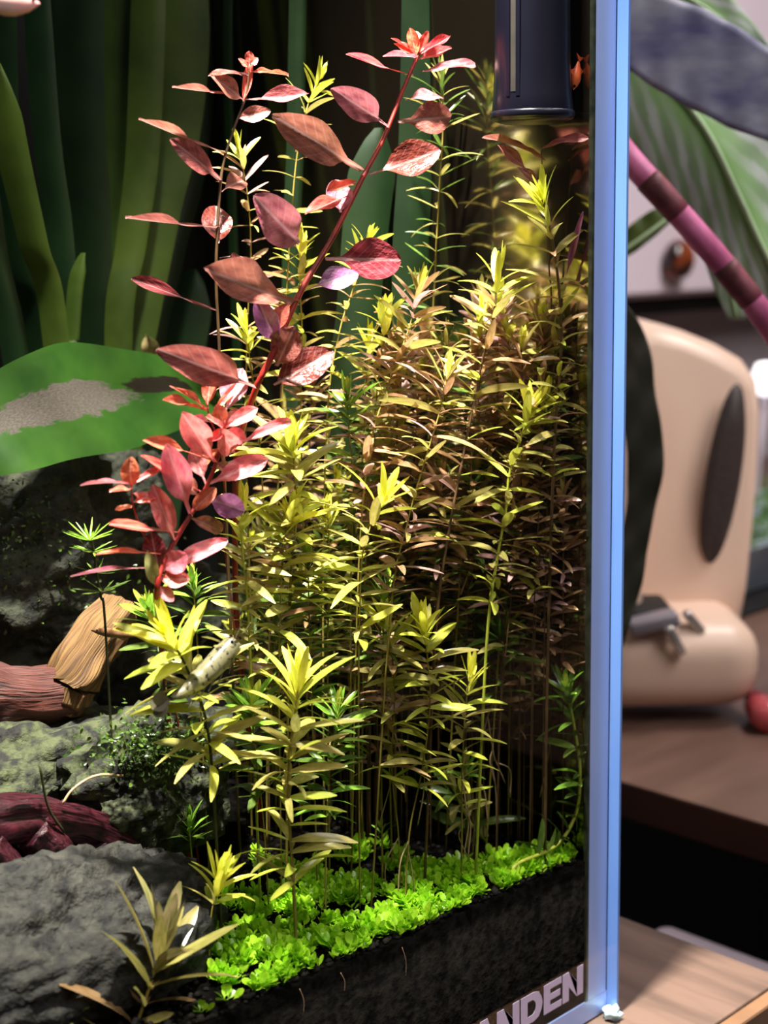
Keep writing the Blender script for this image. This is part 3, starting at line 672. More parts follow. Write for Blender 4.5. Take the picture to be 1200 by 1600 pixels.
def wood(name, label, parts, cat='driftwood'):
    root = None
    for i, (nm, pts, rad, m, amp, fr) in enumerate(parts):
        if root is None: root = empty(name, pts[-1], label, cat)
        sp_ = catmull(pts, 14); vs, fs = tube_data(sp_, rad, 26)
        out = []
        ns = len(sp_)
        for k, v in enumerate(vs):
            ring = sp_[k//26]; d = v-ring
            a = (k % 26)/26*6.283
            n = noise.noise(Vector((math.cos(a)*2.2, math.sin(a)*2.2, (k//26)*0.05+i*9)))+.6*noise.noise(Vector((math.cos(a)*6, math.sin(a)*6, (k//26)*0.12+i*9)))
            out.append(ring+d*(1+amp*n)-pts[-1])
        me = mesh(nm, out, fs, m); ul = me.uv_layers.new(name='UVMap')
        for pl_ in me.polygons:
            ks = [me.loops[li].vertex_index % 26 for li in pl_.loop_indices]; wrap = max(ks)-min(ks) > 13 and len(ks) == 4
            for li, kk in zip(pl_.loop_indices, ks): ul.data[li].uv = ((me.loops[li].vertex_index//26)/(ns-1), 0.5+0.5*math.cos((26 if wrap and kk == 0 else kk)/26*6.283))
        link(nm, me, root, Matrix.Translation(pts[-1]))
    return root
wood('driftwood_log', 'reddish brown driftwood log with a tan split branch stub', [
 ('log', [P(-120, 1070, .095), P(-30, 1085, .092), P(40, 1090, .088), P(105, 1080, .086)], lambda t: .0085-.0016*t, M['redwood'], .22, 1),
 ('branch_stub', [P(186, 952, .088), P(150, 1000, .085), P(118, 1052, .084), P(96, 1105, .086)], lambda t: .0052+.0022*t if t < .9 else .0055, M['tanwood'], .3, 1)])
wood('maroon_driftwood', 'gnarled maroon driftwood arching low at the left above the grey rock', [
 ('arch', [P(-60, 1290, .05), P(40, 1278, .05), P(130, 1290, .05), P(200, 1320, .05), P(262, 1372, .052)], lambda t: .0052*(1-.5*t), M['maroonwood'], .35, 1),
 ('branch', [P(50, 1300, .047), P(85, 1335, .046), P(120, 1385, .045)], lambda t: .0042-.001*t, M['maroonwood'], .4, 1),
 ('branch', [P(-30, 1330, .048), P(10, 1370, .046), P(45, 1410, .045)], lambda t: .005, M['maroonwood'], .4, 1),
 ('branch', [P(150, 1310, .05), P(175, 1350, .05), P(235, 1395, .05)], lambda t: .0036, M['maroonwood'], .4, 1)])
tag(tube('dry_twig', [P(192, 1212, .046), P(150, 1212, .046), P(115, 1232, .046), P(98, 1255, .046)], .0003, M['root'], None, 5, 5), 'thin tan curved dead stem lying over the maroon wood', 'twig')
tag(tube('dark_twig', [P(62, 1195, .045), P(75, 1260, .045), P(100, 1300, .045)], .0003, M['stem_dark'], None, 5, 5), 'thin dark stalk standing upright behind the maroon wood', 'twig')
# moss tufts on the mossy rock
def moss(label, px, py, v, n, rx, ry):
    vs = []; fs = []; c = P(px, py, v)
    for i in range(n):
        p = P(px+random.gauss(0, rx), py+random.gauss(0, ry), v+random.uniform(-.006, .003))-c
        d = Vector((random.gauss(0, 1), random.gauss(-.4, 1), random.gauss(.4, .8))).normalized(); ld = random.choice(LM['obov']); ln = random.uniform(.0008, .0018)
        join_into(vs, fs, ld[0], ld[1], place(p, d, Vector((random.random(), -1, 1)), ln, ln*.5))
    stuff(tag(link('moss', mesh('moss', vs, fs, M['j_moss']), None, Matrix.Translation(c)), label, 'moss'))
moss('pale green moss growing on the rock behind the leaning rosette', 235, 1165, .048, 900, 45, 26)
moss('dark moss clumps on the shaded rock wall at the left', 60, 880, .108, 900, 60, 50)

# fine needle-leaved plant
def needle_plant():
    path = [(142,838),(148,870),(152,900),(158,935),(165,985)]; pts = [P(x, y, .055) for x, y in path]
    e = pts[-1].copy(); e.z = zs(e.x, e.y); pts.append(e); root = empty('needle_leaf_plant', e, 'fine needle-leaved green plant left of the pink cluster', 'aquatic plant')
    tube('stem', pts, .0003, M['stem_dark'], root, 5, 4)
    s = mm(pts[0])
    for (x, y), n, L in zip(((140,845),(146,862),(152,895),(160,925)), (16, 12, 9, 11), (44, 38, 40, 48)):
        p = P(x, y, .055)
        for j in range(n):
            a = 2*math.pi*j/n; d = Vector((math.cos(a), math.sin(a), random.uniform(.2, .9) if y < 850 else random.uniform(-.05, .35))).normalized()
            link('leaf', leaf_mesh('tipl', j % 5, 'green' if y < 880 else 'deep'), root, place(p, d, Vector((0, 0, 1)), L*s, 3.2*s, L*s))
needle_plant()

# broad leaf plant and ribbon-leaved plants at the rear left
M['broad_plain'] = mat('broad_leaf', lin(26,58,15), lin(46,80,22), scale=70, rough=0.4, trans=.25, bump=.3, lo=.3, hi=.7)
M['decay'] = mat('leaf_decay', lin(44,40,34), lin(100,92,84), scale=500, rough=.9, trans=.1)
def broad_mat():
    """green leaf with two decayed patches of their own outline, laid out along the leaf's length and width"""
    m = M['broad_plain']; nt = m.node_tree; N = nt.nodes; L = nt.links; b = N['Principled BSDF']
    old = b.inputs['Base Color'].links[0].from_socket
    uv = N.new('ShaderNodeUVMap'); sx = N.new('ShaderNodeSeparateXYZ'); L.new(uv.outputs[0], sx.inputs[0])
    nz = N.new('ShaderNodeTexNoise'); nz.inputs['Scale'].default_value = 9; nz.inputs['Detail'].default_value = 6
    mp = N.new('ShaderNodeMapping'); mp.inputs['Scale'].default_value = (2.5, 1, 1); L.new(uv.outputs[0], mp.inputs[0]); L.new(mp.outputs[0], nz.inputs['Vector'])
    def mth(op, a, b_=None, c=None):
        q = N.new('ShaderNodeMath'); q.operation = op
        for i, x in enumerate((a, b_, c)):
            if x is None: continue
            if isinstance(x, (int, float)): q.inputs[i].default_value = x
            else: L.new(x, q.inputs[i])
        return q.outputs[0]
    col = old
    for (tc_, sc_, rt, rs, c1, c2) in ((.36, -.02, .27, .34, lin(34,31,26), lin(104,97,90)), (.72, .22, .13, .22, lin(14,13,9), lin(34,28,20))):
        du = mth('DIVIDE', mth('SUBTRACT', sx.outputs[0], tc_), rt); dv = mth('DIVIDE', mth('SUBTRACT', sx.outputs[1], sc_), rs)
        d = mth('ADD', mth('MULTIPLY', du, du), mth('MULTIPLY', dv, dv)); d = mth('ADD', d, mth('MULTIPLY', mth('SUBTRACT', nz.outputs['Fac'], .5), 1.6))
        mr = N.new('ShaderNodeMapRange'); mr.inputs[1].default_value = .8; mr.inputs[2].default_value = 1.05; mr.inputs[3].default_value = 1; mr.inputs[4].default_value = 0; L.new(d, mr.inputs[0])
        n2 = N.new('ShaderNodeTexNoise'); n2.inputs['Scale'].default_value = 40; n2.inputs['Detail'].default_value = 5; L.new(mp.outputs[0], n2.inputs['Vector'])
        cc = N.new('ShaderNodeMixRGB'); cc.inputs[1].default_value = c1; cc.inputs[2].default_value = c2; L.new(n2.outputs['Fac'], cc.inputs[0])
        mx = N.new('ShaderNodeMixRGB'); L.new(mr.outputs[0], mx.inputs[0]); L.new(col, mx.inputs[1]); L.new(cc.outputs[0], mx.inputs[2]); col = mx.outputs[0]
    L.new(col, b.inputs['Base Color'])
    for nd in N:
        if nd.type == 'BSDF_TRANSLUCENT': L.new(col, nd.inputs[0])
    return m
M['broad'] = broad_mat()
def broad_leaf():
    mid = catmull([P(-70, 700, .100), P(20, 650, .100), P(110, 622, .102), P(200, 618, .105), P(290, 612, .108), P(352, 640, .110)], 8)
    base = P(-60, 840, .100); base.z = zs(base.x, base.y)
    root = empty('broad_leaf_plant', base, 'broad green leaf with a grey decayed patch, at the left edge', 'aquatic plant')
    n = len(mid); vs = []; fs = []
    def hw(t): return 0.0165*math.sin(math.pi*min(.99, .12+.86*t))**.8*(1-.25*t)
    for i, p in enumerate(mid):
        t = i/(n-1)
        for j in range(-5, 6):
            s = j/5.0; wv = .0012*math.sin(i*.5+s*2)
            up = Vector((.05, .35, .80)) if s > 0 else Vector((-.10, .25, .93))
            vs.append(p+up.normalized()*s*hw(t)*(1.0 if s > 0 else 1.0)+Vector((0, -wv-abs(s)*.002, 0))-base)
    for i in range(n-1):
        for j in range(10): a = i*11+j; fs.append((a, a+11, a+12, a+1))
    lf = link('leaf', mesh('leaf', vs, fs, M['broad']), root, Matrix.Translation(base))
    ul = lf.data.uv_layers.new(name='UVMap')
    for lp_ in lf.data.loops: k = lp_.vertex_index; ul.data[lp_.index].uv = ((k//11)/(n-1), (k % 11-5)/5.0)
    tube('petiole', [mid[0], P(-75, 760, .1), base], .0011, M['stem_green'], root, 6, 5)
broad_leaf()

def ribbon(root, pts, w0, w1, m, tilt=0.0):
    pts = catmull(pts, 7); n = len(pts); vs = []; fs = []; o0 = pts[-1]
    for i, p in enumerate(pts):
        t = i/(n-1); wd = (w0+(w1-w0)*t)*min(1.0, .12+(t*5.5)**.7); side = (RT*math.cos(tilt)+HD*math.sin(tilt)).normalized()
        for j in range(-2, 3):
            s = j/2; q = p+side*s*wd*.5+Vector((0, -.0016*(1-s*s), 0)); q.y = min(q.y, VB-.0008-.0004*s); q.x = min(q.x, XIN-.0006); vs.append(q-o0)
    for i in range(n-1):
        for j in range(4): a = i*5+j; fs.append((a, a+5, a+6, a+1))
    return link('blade', mesh('blade', vs, fs, M[m]), root, Matrix.Translation(o0))
def val(label, px, blades):
    b0 = P(px, 800, .135); b0.z = zs(b0.x, b0.y)
    root = empty('vallisneria_plant', b0, label, 'aquatic plant', 'ribbon-leaved plants at the rear')
    for path, w0, w1, m, v in blades:
        pts = [P(x, y-(260 if y < -20 else 0), v) for x, y in path]
        e = pts[-1].lerp(b0, .3); e = Vector((pts[-1].x*.6+b0.x*.4, v, b0.z)); pts.append(e)
        s = mm(pts[0]); ribbon(root, pts, w0*s, w1*s, m, random.uniform(-.3, .3))
val('widest ribbon-leaved green plant at the upper left rear', 190, [
 ([(285,-40),(265,150),(235,330),(205,520),(190,650)], 130, 50, 'val', .140), ([(195,-40),(185,160),(178,330),(170,520)], 120, 60, 'val', .146), ([(320,-60),(300,200),(262,400),(230,600)], 70, 40, 'val_dark', .147),
 ([(120,-40),(125,150),(140,330),(150,520)], 90, 50, 'val_dark', .143), ([(240,-40),(225,200),(205,380),(185,560)], 60, 40, 'val', .136)])
val('ribbon-leaved plant with yellowish blades crossing at the left edge', 90, [
 ([(-10,90),(20,240),(52,380),(88,540)], 62, 42, 'val', .128), ([(128,395),(118,450),(112,530),(108,600)], 26, 24, 'val', .132), ([(40,-30),(70,180),(92,360),(100,520)], 46, 50, 'val_dark', .139), ([(0,-40),(6,200),(30,420),(60,560)], 60, 40, 'val_dark', .147), ([(-40,200),(-10,400),(30,600)], 50, 40, 'val_dark', .14)])
val('dim dark green ribbon-leaved plant low behind the broad leaf', 130, [
 ([(300,420),(280,540),(260,680),(250,760)], 90, 70, 'val_dark', .147), ([(205,400),(200,560),(180,760)], 100, 80, 'val_dark', .148), ([(90,560),(85,650),(80,760)], 50, 40, 'val_dark', .147), ([(30,560),(22,700),(20,780)], 40, 30, 'val_dark', .146)])
def val2(label, blades):
    x, y = blades[0][0][-1]; b0 = P(x, y, blades[0][4]); b0.z = zs(b0.x, b0.y)
    root = empty('vallisneria_plant', b0, label, 'aquatic plant', 'ribbon-leaved plants at the rear')
    for path, w0, w1, m, v in blades:
        pts = [P(a, b-(260 if b < -20 else 0), v) for a, b in path]; e = pts[-1].copy(); e.z = zs(e.x, e.y); pts.append(e); s = mm(pts[0]); ribbon(root, pts, w0*s, w1*s, m, .2)
val2('dark green ribbon-leaved plant added for mirror images behind the slanting red stem', [  # wide blades stand for mirror images of the rear ribbon plants
 ([(590,200),(575,320),(560,480),(540,700)], 80, 60, 'val_dark', .070), ([(660,-40),(655,80),(650,250),(640,500)], 60, 60, 'val_dark', .058), ([(470,-40),(462,200),(455,500)], 28, 30, 'val_dark', .092), ([(360,-40),(356,80),(362,300),(372,600)], 16, 14, 'val_dark', .135)])
tag(link('dead_leaf', leaf_mesh('ovates', 1, 'dull'), None, place(P(228, 522, .125), P(238, 552, .125)-P(228, 522, .125), (CAM-P(230, 530, .12)), .0075, .005)), 'small tan scrap of dead leaf caught above the broad leaf', 'dead leaf')

# ------------------------------------------------------------------ filter
def filter_():
    cpt = P(832, 150, .0135); R = 62*mm(cpt); zb = P(832, 192, .0135).z
    cx, cy = cpt.x, cpt.y
    root = empty('aquarium_filter', (cx, cy, zb), 'black cylindrical filter tube hanging at the top right of the tank', 'filter')
    H = TH_-.005-zb
    prof = [(R*.80, .0), (R*1.0, .0006), (R*1.03, .0022), (R*.99, .006), (R*.95, .014), (R*.93, .03), (R*.93, H)]
    vs, fs = lathe_data(prof, 40); b = link('body', mesh('body', vs, fs, M['black_plastic']), root, Matrix.Translation((cx, cy, zb)))
    vs, fs = lathe_data([(R*1.035, 0.0008), (R*1.06, .0012), (R*1.06, .0022), (R*1.035, .0026)], 40); link('base_ring', mesh('base_ring', vs, fs, M['black_plastic']), b, Matrix.Translation((cx, cy, zb)))
    toc = Vector((CAM.x-cx, CAM.y-cy, 0)).normalized(); sd = Vector((-toc.y, toc.x, 0))
    for off, wd, mk, z0 in ((-.48, .07, 'black_inner', .0065), (-.36, .05, 'black_plastic', .0055), (-.60, .05, 'black_plastic', .0055)):
        ang = math.asin(-off); nrm = (toc*math.cos(ang)-sd*math.sin(ang)); tg = Vector((-nrm.y, nrm.x, 0)); vs = []
        for z in (z0, H):
            rr = R*(.99 if z < .01 else .945)
            for a, e in ((-wd, -.02), (wd, -.02), (wd, .02 if mk == 'black_plastic' else .005), (-wd, .02 if mk == 'black_plastic' else .005)): vs.append(Vector((0, 0, z))+nrm*(rr+R*e)+tg*a*R)
        fs = [(0,1,2,3),(7,6,5,4),(0,4,5,1),(1,5,6,2),(2,6,7,3),(3,7,4,0)]
        link('slot' if mk == 'black_inner' else 'rib', mesh('slot', vs, fs, M[mk], False), b, Matrix.Translation((cx, cy, zb)))
filter_()

# ------------------------------------------------------------------ animals
def fish(label, pa, pb, v, h, m, cat='fish', dv=0.0):
    a = P(*pa, v); b = P(*pb, v+dv); d = (b-a); L = d.length; x = d.normalized(); s = mm(a); hh = h*s
    root = empty('fish', a.lerp(b, .5), label, cat)
    prof = [(0, .06), (.05, .28), (.15, .66), (.3, .95), (.42, 1.0), (.6, .82), (.75, .52), (.88, .26), (.95, .2)]
    vs = []; fs = []; seg = 14; side = x.cross(Vector((0, 0, 1))).normalized(); up = side.cross(x)
    for t, r in prof:
        for k in range(seg):
            an = 2*math.pi*k/seg; vs.append(x*(t-.5)*L+up*math.sin(an)*r*hh*.5+side*math.cos(an)*r*hh*.27)
    for i in range(len(prof)-1):
        for k in range(seg): k2 = (k+1) % seg; fs.append((i*seg+k, i*seg+k2, (i+1)*seg+k2, (i+1)*seg+k))
    fs += [tuple(range(seg)), tuple((len(prof)-1)*seg+k for k in range(seg))[::-1]]
    T = Matrix.Translation(a.lerp(b, .5)); link('body', mesh('body', vs, fs, m), root, T)
    def fin(nm, pl, th=.0002):
        vs = [x*(p-.5)*L+up*q*hh*.5+side*e*th for e in (1, -1) for p, q in pl]; n = len(pl)
        fs = [tuple(range(n)), tuple(range(2*n-1, n-1, -1))]+[(i, n+i, n+(i+1) % n, (i+1) % n) for i in range(n)]
        link(nm, mesh(nm, vs, fs, m, False), root, T)
    fin('tail_fin', [(.93, .18), (1.12, .9), (1.06, 0), (1.12, -.9), (.93, -.18)]); fin('dorsal_fin', [(.38, .95), (.5, 1.5), (.62, .8)]); fin('anal_fin', [(.55, -.85), (.68, -1.3), (.76, -.5)])
    for sgn in (-1, 1):
        link('eye', EYE, root, Matrix.Translation(a.lerp(b, .5)+x*(.1-.5)*L+up*.12*hh+side*sgn*.14*hh) @ Matrix.Scale(hh*.10, 4))
EYE = mesh('eye', ICO[0], ICO[1], M['eye'])
fish('pale pink fish cut off by the top left frame edge', (62,6), (-70,-6), .030, 46, M['fish_pink'])
fish('tiny orange fish added for a fish reflection right of the black filter', (896,140), (905,92), .007, 22, M['fish_orange'])  # solid fish added in place of a reflected one
fish('small slim brown fish in front of the tan wood stub', (142,985), (220,995), .060, 15, M['fish_brown'])

def shrimp():
    v = .0235; pts = catmull([P(366, 1002, v), P(352, 1020, v), P(330, 1044, v), P(306, 1066, v), P(286, 1082, v), P(266, 1092, v)], 8); n = len(pts); s = mm(pts[0])
    root = empty('shrimp', pts[n//2], 'speckled translucent grey-green shrimp on the leaning yellow rosette', 'shrimp')
    def rad(t):
        r = 23*s*max(.12, math.sin(math.pi*min(1, .14+.80*t))**.7)*(1-.55*t); return r*(1+.05*math.sin(t*46)) if t > .45 else r
    vs, fs = tube_data(pts, rad, 14); o0 = pts[n//2]
    link('body', mesh('body', [a-o0 for a in vs], fs, M['shrimp']), root, Matrix.Translation(o0))
    for k in (-1, 0, 1):
        d = (pts[-1]-pts[-3]).normalized()+Vector((0, 0, .45*k)); link('tail_fan', leaf_mesh('obov', k+1, 'shrimp_fan'), root, place(pts[-1], d, CAM-pts[-1], 36*s, 24*s))
    for dx, dy, l in ((10, -52, 0), (26, -30, .5), (-18, -60, 1)):
        a = pts[0]; b = P(366+dx, 1002+dy, v-.001); tube('antenna', [a, a.lerp(b, .5)+Vector((.001, 0, .0006*l)), b], .00010, M['shrimp_fan'], root, 4, 4)
    for k in range(5):
        a = pts[6+k*4]; b = P(352-k*16+6, 1052+k*14, v-.002); tube('leg', [a, a.lerp(b, .5)+Vector((.0008, 0, 0)), b], .00014, M['shrimp_fan'], root, 4, 3)
    for e in (-1, 1): link('eye', EYE, root, Matrix.Translation(pts[3]+Vector((-.0008, -.0014*1, .0012*e*.5+.0006))) @ Matrix.Scale(.0004, 4))
M['shrimp_fan'].name = 'shrimp_fan'
shrimp()

# ------------------------------------------------------------------ room behind, right of the tank
M['desk_top'] = mat('desk_top', lin(96,72,62), lin(116,90,78), scale=8, rough=0.4, stretch=(1,6,1))
M['desk_edge'] = mat('desk_edge', lin(52,26,18), lin(66,36,24), scale=20, rough=0.5)
M['cream'] = mat('cream_plastic', lin(226,196,176), lin(232,204,184), scale=12, rough=0.35, spec=0.4)
M['white_paint'] = mat('white_paint', lin(222,208,220), lin(230,216,226), scale=6, rough=0.5)
M['black'] = mat('black_matte', lin(10,9,10), lin(18,16,18), scale=40, rough=0.7)
M['grille'] = mat('dark_grille', lin(50,44,44), lin(76,68,66), scale=900, rough=0.6)
M['chrome'] = mat('brushed_chrome', lin(200,196,196), lin(222,220,216), scale=40, rough=0.25, metal=.8)
M['blue_pot'] = mat('pale_blue_glaze', lin(126,140,156), lin(150,164,178), scale=20, rough=0.4)
M['grass'] = mat('grass_leaf', lin(60,110,40), lin(110,150,60), scale=80, rough=0.5, trans=.3)
M['red_gloss'] = mat('red_gloss', lin(170,60,70), lin(200,90,96), scale=40, rough=.2)
M['pink_stem'] = mat('pink_stem', lin(190,96,140), lin(232,134,184), scale=90, rough=.45, stretch=(1,1,1))
M['sheath'] = mat('brown_sheath', lin(84,44,44), lin(166,84,106), scale=90, rough=.6)

dk = empty('side_desk', (0.55, 0.25, FLOOR), 'dark brown desk beyond the gap on the right, carrying the cream appliance', 'desk')
box('desk_top', (0.140, 0.95, -0.25, 0.50, -0.0008, 0.0), M['desk_top'], dk); box('edge_band', (0.140, 0.95, -0.25, 0.50, -0.014, -0.0009), M['desk_edge'], dk)
for x in (0.2, 0.88):
    for y in (-.2, .45): box('leg', (x, x+.04, y, y+.04, FLOOR, -.0141), M['black'], dk)
box('back_panel', (0.20, 0.92, 0.492, 0.50, FLOOR, -.0142), M['black'], dk); box('side_panel', (0.215, 0.225, -.15, 0.44, FLOOR, -.0142), M['black'], dk)
g = Z(1150, 1412, -.05)
tag(box('storage_box', (max(g.x-.03, .056), .128, g.y-.16, g.y+.012, FLOOR, -.05), M['white_paint'], None, .004), 'white box top showing in the gap between table and desk', 'box')

# wall cabinet
cab_y = 0.46; cz = P(1050, 464, cab_y).z
cb = empty('wall_cabinet', (0.75, 0.48, cz), 'pinkish white wall cabinet with a round dark knob above the appliance', 'cabinet')
box('body', (0.3, 1.35, cab_y+.003, 0.51, cz, cz+.5), M['white_paint'], cb)
dr = box('door', (0.3, 1.35, cab_y-.012, cab_y+.002, cz+.004, cz+.5), M['white_paint'], cb, .002)
box('painted_shadow_strip', (0.3, 1.35, cab_y+.004, 0.505, cz-.013, cz-.0002), M['black'], cb)  # black strip put in as the shadow gap under the cabinet
kp = P(1046, 405, cab_y-.012); kr = 31*mm(kp)
vs, fs = lathe_data([(kr*.3, 0), (kr*.9, .004), (kr, .008), (kr*.9, .014), (kr*.5, .018), (kr*.1, .019)], 28)
M['amber'] = mat('amber_glass_knob', lin(30,18,16), lin(190,92,48), scale=34, rough=.15, lo=.42, hi=.6, coat=.5)
link('knob', mesh('knob', vs, fs, M['amber']), dr, Matrix.Translation(kp) @ Matrix.Rotation(math.radians(90), 4, 'X'))

# cream appliance
def appliance():
    b = Z(1060, 1078, 0.0); s = mm(b)
    root = empty('cream_appliance', (b.x, b.y, 0), 'cream rounded appliance with a dark oval side grille, on the dark desk', 'appliance')
    ex = RT; ey = HD
    R3 = Matrix(((ex.x, ey.x, 0, 0), (ex.y, ey.y, 0, 0), (0, 0, 1, 0), (0, 0, 0, 1)))
    def wm(px, py, dep): return Q(px, py, dep)
    def rbox(nm, c, sz, bev, m, par, seg=6, rz=0, tx=0):
        vs, fs = box_data(-sz[0]/2, sz[0]/2, -sz[1]/2, sz[1]/2, -sz[2]/2, sz[2]/2); me = mesh(nm, vs, fs, m, False)
        bm = bmesh.new(); bm.from_mesh(me); bmesh.ops.bevel(bm, geom=bm.edges[:], offset=bev, segments=seg, affect='EDGES', profile=.5, clamp_overlap=True); bm.to_mesh(me); bm.free(); me.shade_smooth()
        return link(nm, me, par, Matrix.Translation(c) @ R3 @ Matrix.Rotation(rz, 4, 'Z') @ Matrix.Rotation(tx, 4, 'Y'))
    dep = 0.64; sc = dep/F
    # base
    rbox('base', wm(1040, 1018, dep), (260*sc, .06, 136*sc), 56*sc, M['cream'], root)
    c = wm(1152, 1026, dep-.012); vs, fs = lathe_data([(.001, 0), (26*sc, 0), (30*sc, -.003), (30*sc, -.01)], 28)
    link('end_button', mesh('end_button', vs, fs, M['cream']), root, Matrix.Translation(c) @ R3 @ Matrix.Rotation(math.radians(52), 4, 'Z') @ Matrix.Rotation(math.radians(90), 4, 'X') @ Matrix.Diagonal((1, 1.4, 1, 1)))
    # body: extruded profile with rounded top right, in the plane facing the viewer
    prof = [(930, 960), (930, 560), (960, 512), (1004, 500), (1050, 512), (1100, 532), (1142, 556), (1162, 584), (1168, 630), (1164, 720), (1158, 800), (1148, 900), (1136, 968)]
    def zz(px, py): return wm(px, py, dep+.04)
    vs = []; fs = []; cen = zz(1050, 740); n = len(prof); sets = ((0.0, .93), (-.010, .99), (-.018, 1.0), (.0, 1.0))
    depths = ((-.030, .90), (-.026, .965), (-.018, 1.0), (.030, 1.0), (.038, .93))
    for d, k in depths:
        for p in prof: vs.append(cen+(zz(*p)-cen)*k+HD*d-cen)
    for i in range(len(depths)-1):
        for j in range(n): j2 = (j+1) % n; fs.append((i*n+j, i*n+j2, (i+1)*n+j2, (i+1)*n+j))
    fs += [tuple(range(n))[::-1], tuple((len(depths)-1)*n+j for j in range(n))]
    bo = link('body', mesh('body', vs, fs, M['cream']), root, Matrix.Translation(cen))
    md = bo.modifiers.new('round', 'BEVEL'); md.width = .004; md.segments = 3; md.limit_method = 'ANGLE'
    # oval grille on the right of the body
    gc = wm(1132, 748, dep+.004); a = 31*sc; bb = 148*sc; vs = []; fs = []
    rings = ((0, -.002), (.55, -.0018), (.9, -.001), (1.0, .004))
    for r, dd in rings:
        for k in range(32):
            an = 2*math.pi*k/32; x = math.cos(an)*a*max(r, .02); z = math.sin(an)*bb*max(r, .02); vs.append(RT*(x+z*.13)+UP*z+HD*(dd+.012*x/a*.3))
    for i in range(3):
        for k in range(32): k2 = (k+1) % 32; fs.append((i*32+k, i*32+k2, (i+1)*32+k2, (i+1)*32+k))
    gr = link('grille', mesh('grille', vs, fs, M['grille']), bo, Matrix.Translation(gc)); gr['label'] = 'dark grey oval grille'
    # small levers and the dark recess on the base
    l1 = rbox('dark_recess', wm(1010, 965, dep-.012), (70*sc, .03, 50*sc), 10*sc, M['black'], root)
    l2 = rbox('lever', wm(1020, 972, dep-.030), (76*sc, .012, 24*sc), 8*sc, mat('grey_plastic', lin(130,124,134), rough=.4), root, 4, 0, -.2)
    l3 = rbox('chrome_clip', wm(1054, 1000, dep-.034), (16*sc, .006, 50*sc), 6*sc, M['chrome'], root, 4, 0, -.5)
    l4 = rbox('chrome_clip', wm(1084, 972, dep-.026), (14*sc, .006, 44*sc), 6*sc, M['chrome'], root, 4, 0, -.7)
    # second, narrower shell at the left
    rbox('side_shell', wm(955, 790, dep-.012), (88*sc, .03, 360*sc), 30*sc, M['cream'], root, 6, .3, .04)
appliance()
# pale blue planter on a black box, behind the appliance
b = Z(1240, 1075, 0); s = mm(b)
bk = Q(1210, 1040, .80)
tag(box('black_case', (bk.x-.10, bk.x+.16, bk.y+.01, bk.y+.13, 0.0, bk.z+.030), M['black'], None, .006), 'black case standing behind the cream appliance under the planter', 'case')
pl = empty('planter', (bk.x+.05, bk.y+.07, bk.z+.030), 'pale blue-grey planter trough with short grass, upon the black case', 'planter')
zt = bk.z+.0302
me_v = [(-.085,-.035,0),(.13,-.035,0),(.13,.04,0),(-.085,.04,0),(-.11,-.05,.03),(.15,-.05,.03),(.15,.05,.03),(-.11,.05,.03)]
link('trough', mesh('trough', me_v, [(3,2,1,0),(4,5,6,7),(0,1,5,4),(1,2,6,5),(2,3,7,6),(3,0,4,7)], M['blue_pot'], False), pl, Matrix.Translation((bk.x+.05, bk.y+.07, zt)))
vs = []; fs = []
for i in range(700):
    p = Vector((random.uniform(-.1, .14), random.uniform(-.045, .045), .03)); d = Vector((random.gauss(0, .8), random.gauss(0, .8), .55)).normalized(); ld = random.choice(LM['lance'])
    join_into(vs, fs, ld[0], ld[1], place(p, d, Vector((0, -.3, 1)), random.uniform(.01, .02), .002))
stuff(link('grass', mesh('grass', vs, fs, M['grass']), pl, Matrix.Translation((bk.x+.05, bk.y+.07, zt))))
c = Z(1190, 1112, .006)
vs, fs = lathe_data([(.001, -.014), (.006, -.013), (.007, -.004), (.006, .006), (.004, .010), (.004, .015), (.001, .016)], 20)
rb = tag(link('bottle', mesh('bottle', vs, fs, M['red_gloss']), None, Matrix.Translation((c.x, c.y, .0071)) @ Matrix.Rotation(math.radians(45), 4, 'Z') @ Matrix.Rotation(math.radians(90), 4, 'Y')), 'small glossy red bottle lying on the dark desk at the frame edge', 'bottle')
c = Q(1196, 592, .95)
lp = empty('light_bulb', (c.x, c.y, c.z-.05), 'small white glowing lamp against the grey wall at the right edge', 'lamp')
em = bpy.data.materials.new('lamp_glow'); em.use_nodes = True; bs = em.node_tree.nodes['Principled BSDF']; bs.inputs['Base Color'].default_value = (1, 1, 1, 1); bs.inputs['Emission Color'].default_value = (1, .95, 1, 1); bs.inputs['Emission Strength'].default_value = 1.6
vs, fs = lathe_data([(.001, -.011), (.006, -.010), (.0085, -.004), (.0085, .004), (.006, .010), (.001, .011)], 18); link('bulb', mesh('bulb', vs, fs, em), lp, Matrix.Translation(c))
tube('stand', [c+Vector((0, 0, -.011)), c+Vector((.01, .02, -.2)), Vector((c.x+.02, c.y+.03, 0.0026))], .002, M['white_paint'], lp, 6, 5)

